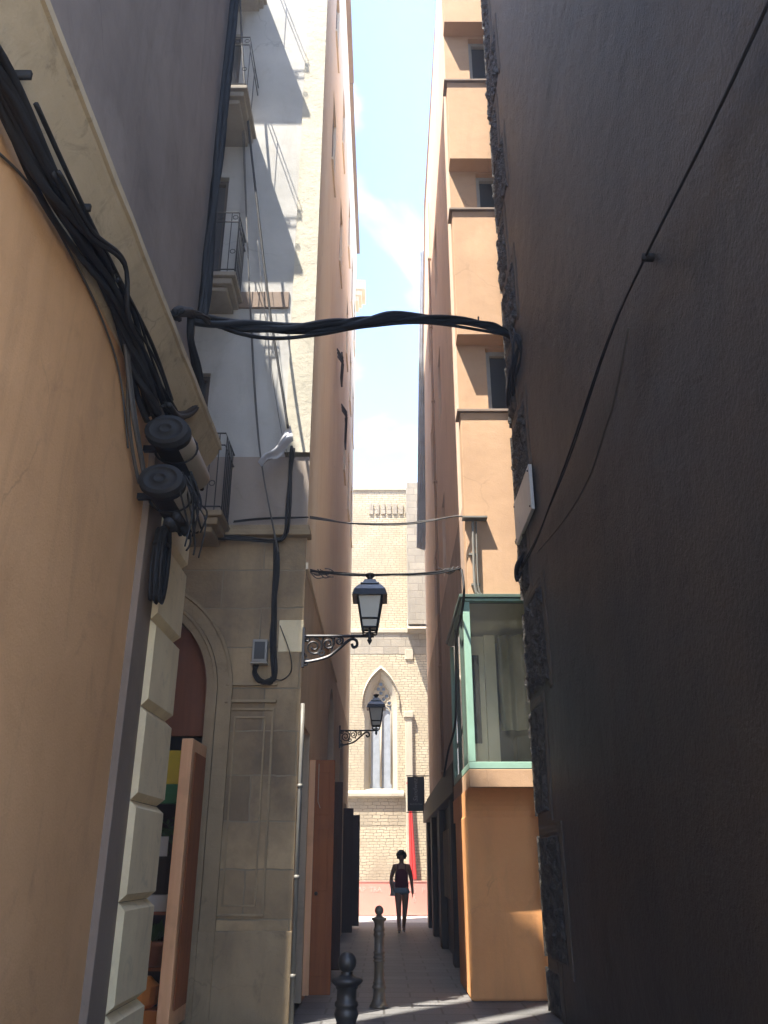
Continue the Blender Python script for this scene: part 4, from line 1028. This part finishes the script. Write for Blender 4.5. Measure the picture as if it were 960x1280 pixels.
# cables crossing near the lamps
A1, B1 = (-1.9, 9.3), (1.15, 10.5)
cable([atP(u, v, A1, B1) for u, v in ((383, 646), (410, 650), (440, 654), (500, 655), (540, 651), (570, 646), (588, 647), (606, 650))], 'thin pale cable crossing the alley above the near lamp, upper of the two', 'cable_grey', 3, .015, .010, 14)
cable([atP(u, v, A1, B1) for u, v in ((346, 712), (354, 705), (368, 704), (380, 711), (400, 715), (440, 718), (500, 718), (545, 716), (575, 711))], 'frayed dark cables crossing the alley just above the near lamp, lower of the two', 'cable', 4, .02, .010, 15)
mb = MB(); rnd = random.Random(8)
for k in range(8):
    p = atP(385 + k * 3, 713 + rnd.uniform(-3, 4), A1, B1); q = atP(405 + k * 2, 716 + rnd.uniform(-2, 6), A1, B1); mid = (p + q) / 2 + Vector((0, 0, rnd.uniform(-.07, .02)))
    mb.tube(spl([p, mid, q], 5), .007, 4)
for k in range(9):
    p = atP(548 + k * 2.5, 713 + rnd.uniform(-4, 4), A1, B1); q = atP(562 + k * 1.6, 711 + rnd.uniform(-4, 5), A1, B1); mb.tube(spl([p, (p + q) / 2 + Vector((0, 0, rnd.uniform(-.05, .03))), q], 5), .007, 4)
tag(mb.build('cable_splice', M['cable_grey'], smooth=True), 'frayed cable splices at both ends of the lower crossing cable', 'wires')
cable([atY(u, v, YS - .05) for u, v in ((345, 672), (346, 712), (343, 760), (341, 800), (342, 842), (336, 853), (326, 853), (320, 840), (322, 828))], 'thick black cable bundle running down the stone pier to the meter box', 'cable', 9, .035, .014, 16, 'cable_bundle', 'cables')
cable([atY(u, v, YS - .04) for u, v in ((350, 782), (362, 815), (364, 838), (352, 850), (338, 846))], 'thin wire looping right of the black bundle on the stone pier', 'cable', 1, 0, .006)
cable([atY(u, v, YS - .12) for u, v in ((250, 671), (300, 673), (340, 675), (356, 668), (360, 640), (362, 600), (366, 560))], 'black cables along the string course turning up the plaster wall', 'cable', 5, .03, .014, 17, 'cable_bundle', 'cables')
cable([atY(u, v, YS - .08) for u, v in ((292, 652), (330, 648), (385, 646)) ], 'dark cable along the taupe wall below the balcony', 'cable', 2, .01, .010, 18)
cable([atY(u, v, 9.0) for u, v in ((300, 0), (304, 80), (312, 170), (335, 370), (350, 470), (360, 535))], 'slanting black cable hanging from above down to the plastic sheet', 'cable', 1, 0, .018)
cable([atY(u, v, 9.1) for u, v in ((303, 150), (308, 300), (316, 440), (326, 560), (340, 650), (346, 690))], 'thin dark twin wires hanging in front of the white plaster wall', 'cable_grey', 2, .02, .009, 20)
cable([atY(u, v, 9.15) for u, v in ((322, 300), (334, 420), (350, 530), (362, 575))], 'faint thin wire right of the twin wires on white plaster', 'cable_grey', 1, 0, .004)
# right side
cable([atP(u, v, (1.0, 10.2), (1.0, 13.5)) for u, v in ((577, 712), (580, 738), (577, 768), (570, 800), (570, 850), (569, 905), (560, 940), (555, 970))], 'wavy black cable down the corner beside the green bay window', 'cable', 1, 0, .016)
def conduit(mb):
    p = [atY(u, v, YP - .06) for u, v in ((591, 652), (592, 690), (594, 735), (600, 745))]
    mb.tube(spl(p, 4), .022, 6); mb.tube([q + Vector((.045, 0, 0)) for q in spl(p, 4)], .012, 6)
    for (u, v) in ((592, 692), (595, 730)):
        w = atY(u, v, YP - .05); mb.box(w.x - .06, w.x + .06, YP - .04, YP + .01, w.z - .015, w.z + .015)
    a = atY(578, 647, YP - .1); mb.box(a.x, a.x + .34, YP - .14, YP, a.z - .012, a.z + .012)
mb = MB(); conduit(mb); tag(mb.build('conduit', M['pipe'], smooth=False), 'grey conduit and bracket on the orange wall above the bay window', 'conduit')
cable([atX(u, v, XR - .05) for u, v in ((1010, -110), (960, 0), (885, 165), (808, 322), (760, 430), (715, 560), (690, 625), (668, 680), (650, 712))], 'thick black cable slanting down the dark right wall', 'cable', 2, .012, .015, 22, 'cable_bundle', 'cables', lambda mb: mb.box(XR - .08, XR, atX(808, 322, XR - .05).y - .02, atX(808, 322, XR - .05).y + .02, atX(808, 322, XR - .05).z - .02, atX(808, 322, XR - .05).z + .02))
cable([atX(u, v, XR - .05) for u, v in ((786, 410), (768, 500), (757, 535), (735, 600), (705, 650), (672, 690))], 'thinner cable beside the slanting cable on the dark wall', 'cable_grey', 1, 0, .010)
mb = MB(); q = atX(648, 717, XR - .1); [mb.tube(spl([q + Vector((.1, -.12, .3)), q + Vector((-.01 * k, -.03 * k, .06)), q + Vector((-.02, .02 * k - .04, -.08)), q + Vector((.05, .02, .02)), q + Vector((.12, -.1 + .03 * k, -.25))], 5), .02, 5) for k in range(5)]
tag(mb.build('cable_knot', M['cable'], smooth=True), 'black lump of taped cable sticking out at the dark right corner', 'cable')

# plastic sheet caught on the cables
mb = MB()
a, b, c_, d = [atY(u, v, 9.0) for u, v in ((363, 531), (367, 552), (330, 583), (323, 581))]
k1 = atY(347, 551, 8.85)
def shf(p, q):
    base = a.lerp(d, q).lerp(b.lerp(c_, q), p)
    return base + Vector((0, .05 * math.sin(p * 6 + q * 5), .03 * math.sin(q * 9)))
mb.sheet(shf, 8, 16)
mb.add([a, k1, a.lerp(d, .45)], [(0, 1, 2)])
tag(mb.build('plastic_sheet', M['sheet'], smooth=True), 'crumpled pale plastic sheet caught on hanging cables beside the balcony', 'plastic sheet')

# ---------------------------------------------------------------- shop things in the arch
sy = YS + .3
y0_ = atY(205, 938, sy); y1_ = atY(235, 980, sy)
mb = MB(); mb.box(-3.9, -2.02, sy, sy + .04, y1_.z, y0_.z)
tag(mb.build('sign_board', M['yellow'], bevel=.004), 'yellow board across the arched shop entrance, above the green one', 'board')
y2_ = atY(215, 1005, sy)
mb = MB(); mb.box(-3.9, -2.02, sy - .03, sy + .04, y1_.z - .10, y1_.z - .004); mb.box(-3.9, -2.02, sy - .10, sy + .04, y2_.z, y2_.z + .11)
tag(mb.build('sign_board', M['sgreen'], bevel=.004), 'dark green board under the yellow board in the arched entrance', 'board')
shf_ = thing('display_shelf', 'brown wooden display shelf inside the arched shop entrance', 'shelf', (-2.6, sy + .3, 0))
for v in (1140, 1210):
    z = atY(190, v, sy).z; MB().box(-3.6, -2.02, sy, sy + .5, z - .03, z).build('shelf_board', M['door_brown'], shf_)
MB().box(-3.6, -2.02, sy + .5, sy + .53, 0, 1.5).build('back_panel', M['shop_wood'], shf_)
p = atY(203, 1058, sy + .02); mb = MB(); mb.box(p.x - .2, p.x + .06, sy + .02, sy + .03, p.z - .1, p.z + .1)
tag(mb.build('price_card', M['paper']), 'white card hanging above the shelf behind the cream corner blocks', 'card')
z1140 = atY(190, 1140, sy).z
mb = MB(); mb.box(-2.75, -2.22, sy + .03, sy + .3, z1140 + .002, z1140 + .16)
tag(mb.build('paper_box', M['paper'], bevel=.006), 'pale box standing on the upper shelf of the arched shop', 'box')
z1210 = atY(190, 1210, sy).z
p = atY(192, 1190, sy + .1)
pot = thing('flower_pot', 'terracotta pot with small green plant on the lower shelf', 'potted plant', (p.x, sy + .16, z1210))
MB().lathe((p.x, sy + .16, z1210), [(.002, .08), (.18, .115), (.19, .13), (.23, .13)], 14).build('pot', M['terracotta'], pot, smooth=True)
mb = MB(); rnd = random.Random(9)
for k in range(60):
    q = Vector((p.x, sy + .16, z1210 + .22)); dd = Vector((rnd.uniform(-1, 1), rnd.uniform(-1, 1), rnd.uniform(.2, 1.6))).normalized() * rnd.uniform(.06, .22)
    sd = dd.orthogonal().normalized() * .03
    mb.add([q + dd * .5, q + dd * .8 + sd, q + dd * 1.1, q + dd * .8 - sd], [(0, 1, 2, 3)])
mb.build('foliage', M['leaf'], pot)
p = atY(186, 1255, sy + .1)
mb = MB(); mb.lathe((p.x, sy - .15, 0), [(.12, .09), (.16, .14), (.32, .15), (.36, .10), (.40, .06)], 14); mb.tube([(p.x, sy - .15, .4), (p.x + .02, sy - .15, .72)], .01, 5)
mb.box(p.x - .2, p.x + .2, sy - .3, sy, .0, .115)
tag(mb.build('watering_can', M['orange_plastic'], smooth=False), 'orange plastic vessel low in the arched shop doorway', 'vessel')
mb = MB(); rnd = random.Random(12)
for k in range(70):
    q = atY(207 + rnd.uniform(-8, 8), 1040 + rnd.uniform(-18, 22), sy + .35); sd = Vector((rnd.uniform(-.05, .05), rnd.uniform(-.03, .03), rnd.uniform(-.05, .05))); s2 = Vector((rnd.uniform(-.05, .05), rnd.uniform(-.03, .03), rnd.uniform(-.05, .05)))
    mb.add([q, q + sd, q + sd + s2, q + s2], [(0, 1, 2, 3)])
tag(mb.build('hanging_plant', M['leaf']), 'green plant hanging in the shop below the green board', 'plant')

# ---------------------------------------------------------------- thin scattering volume, added to lift shadows like lens glare
mb = MB(); mb.box(-125, 125, -125, 125, -1, 29.5)
hm = bpy.data.materials.new('glare_veil_volume'); hm.use_nodes = True; ht = hm.node_tree; ht.nodes.clear()
ho = ht.nodes.new('ShaderNodeOutputMaterial'); pv = ht.nodes.new('ShaderNodeVolumePrincipled')
pv.inputs['Color'].default_value = (.95, .96, 1, 1); pv.inputs['Density'].default_value = GLARE_DENSITY; pv.inputs['Anisotropy'].default_value = .3
ht.links.new(pv.outputs[0], ho.inputs['Volume'])
hz = mb.build('glare_veil', hm); hz['kind'] = 'stuff'; hz['label'] = 'pale scattering volume added to imitate lens glare in the alley'
# ---------------------------------------------------------------- camera, light, sky
cam = bpy.data.cameras.new('camera'); cam.sensor_fit = 'VERTICAL'; cam.sensor_height = 36; cam.lens = F / 1280 * 36; cam.clip_end = 2000; cam.clip_start = .05
co = bpy.data.objects.new('camera', cam); C.objects.link(co); co.location = (0, 0, EYE); co.rotation_euler = (R(90) + PITCH, 0, 0); sc.camera = co
L = Vector((.315, .331, -1)).normalized()
sun = bpy.data.lights.new('sun', 'SUN'); sun.energy = 2.45; sun.angle = R(.5); sun.color = (1, .93, .82)
so = bpy.data.objects.new('sun', sun); C.objects.link(so); so.rotation_euler = L.to_track_quat('-Z', 'Y').to_euler(); so.location = (-10, -10, 40)
w = bpy.data.worlds.new('World'); sc.world = w; w.use_nodes = True; t = w.node_tree; t.nodes.clear()
out = t.nodes.new('ShaderNodeOutputWorld'); bg = t.nodes.new('ShaderNodeBackground'); bg.inputs[1].default_value = .105
sky = t.nodes.new('ShaderNodeTexSky'); sky.sky_type = 'NISHITA'; sky.sun_disc = False
sky.sun_elevation = math.asin(-L.z); sky.sun_rotation = math.atan2(-L.x, -L.y) % (2 * math.pi); sky.air_density = .8; sky.dust_density = .3; sky.ozone_density = 1.6; sky.altitude = 800
tc = t.nodes.new('ShaderNodeTexCoord'); mp = t.nodes.new('ShaderNodeMapping'); mp.inputs['Scale'].default_value = (3.0, 3.0, 5.0); mp.inputs['Location'].default_value = (.3, .2, .25)
nz = t.nodes.new('ShaderNodeTexNoise'); nz.inputs['Scale'].default_value = 1.5; nz.inputs['Detail'].default_value = 7; nz.inputs['Roughness'].default_value = .55; nz.inputs['Distortion'].default_value = .4
mr = t.nodes.new('ShaderNodeMapRange'); mr.inputs[1].default_value = .53; mr.inputs[2].default_value = 1.0
mx = t.nodes.new('ShaderNodeMix'); mx.data_type = 'RGBA'; mx.inputs[7].default_value = (4.5, 4.7, 5, 1)
t.links.new(tc.outputs['Generated'], mp.inputs[0]); t.links.new(mp.outputs[0], nz.inputs['Vector']); t.links.new(nz.outputs[0], mr.inputs[0]); t.links.new(mr.outputs[0], mx.inputs[0])
t.links.new(sky.outputs[0], mx.inputs[6]); t.links.new(mx.outputs[2], bg.inputs[0]); t.links.new(bg.outputs[0], out.inputs[0])
sc.view_settings.view_transform = 'Standard'; sc.view_settings.look = 'None'; sc.view_settings.gamma = 1; sc.view_settings.use_curve_mapping = False
sc.view_settings.exposure = 3.2
sc.cycles.use_denoising = True
sc.cycles.max_bounces = 10; sc.cycles.diffuse_bounces = 7; sc.cycles.transparent_max_bounces = 12
sc.cycles.caustics_reflective = False; sc.cycles.caustics_refractive = False
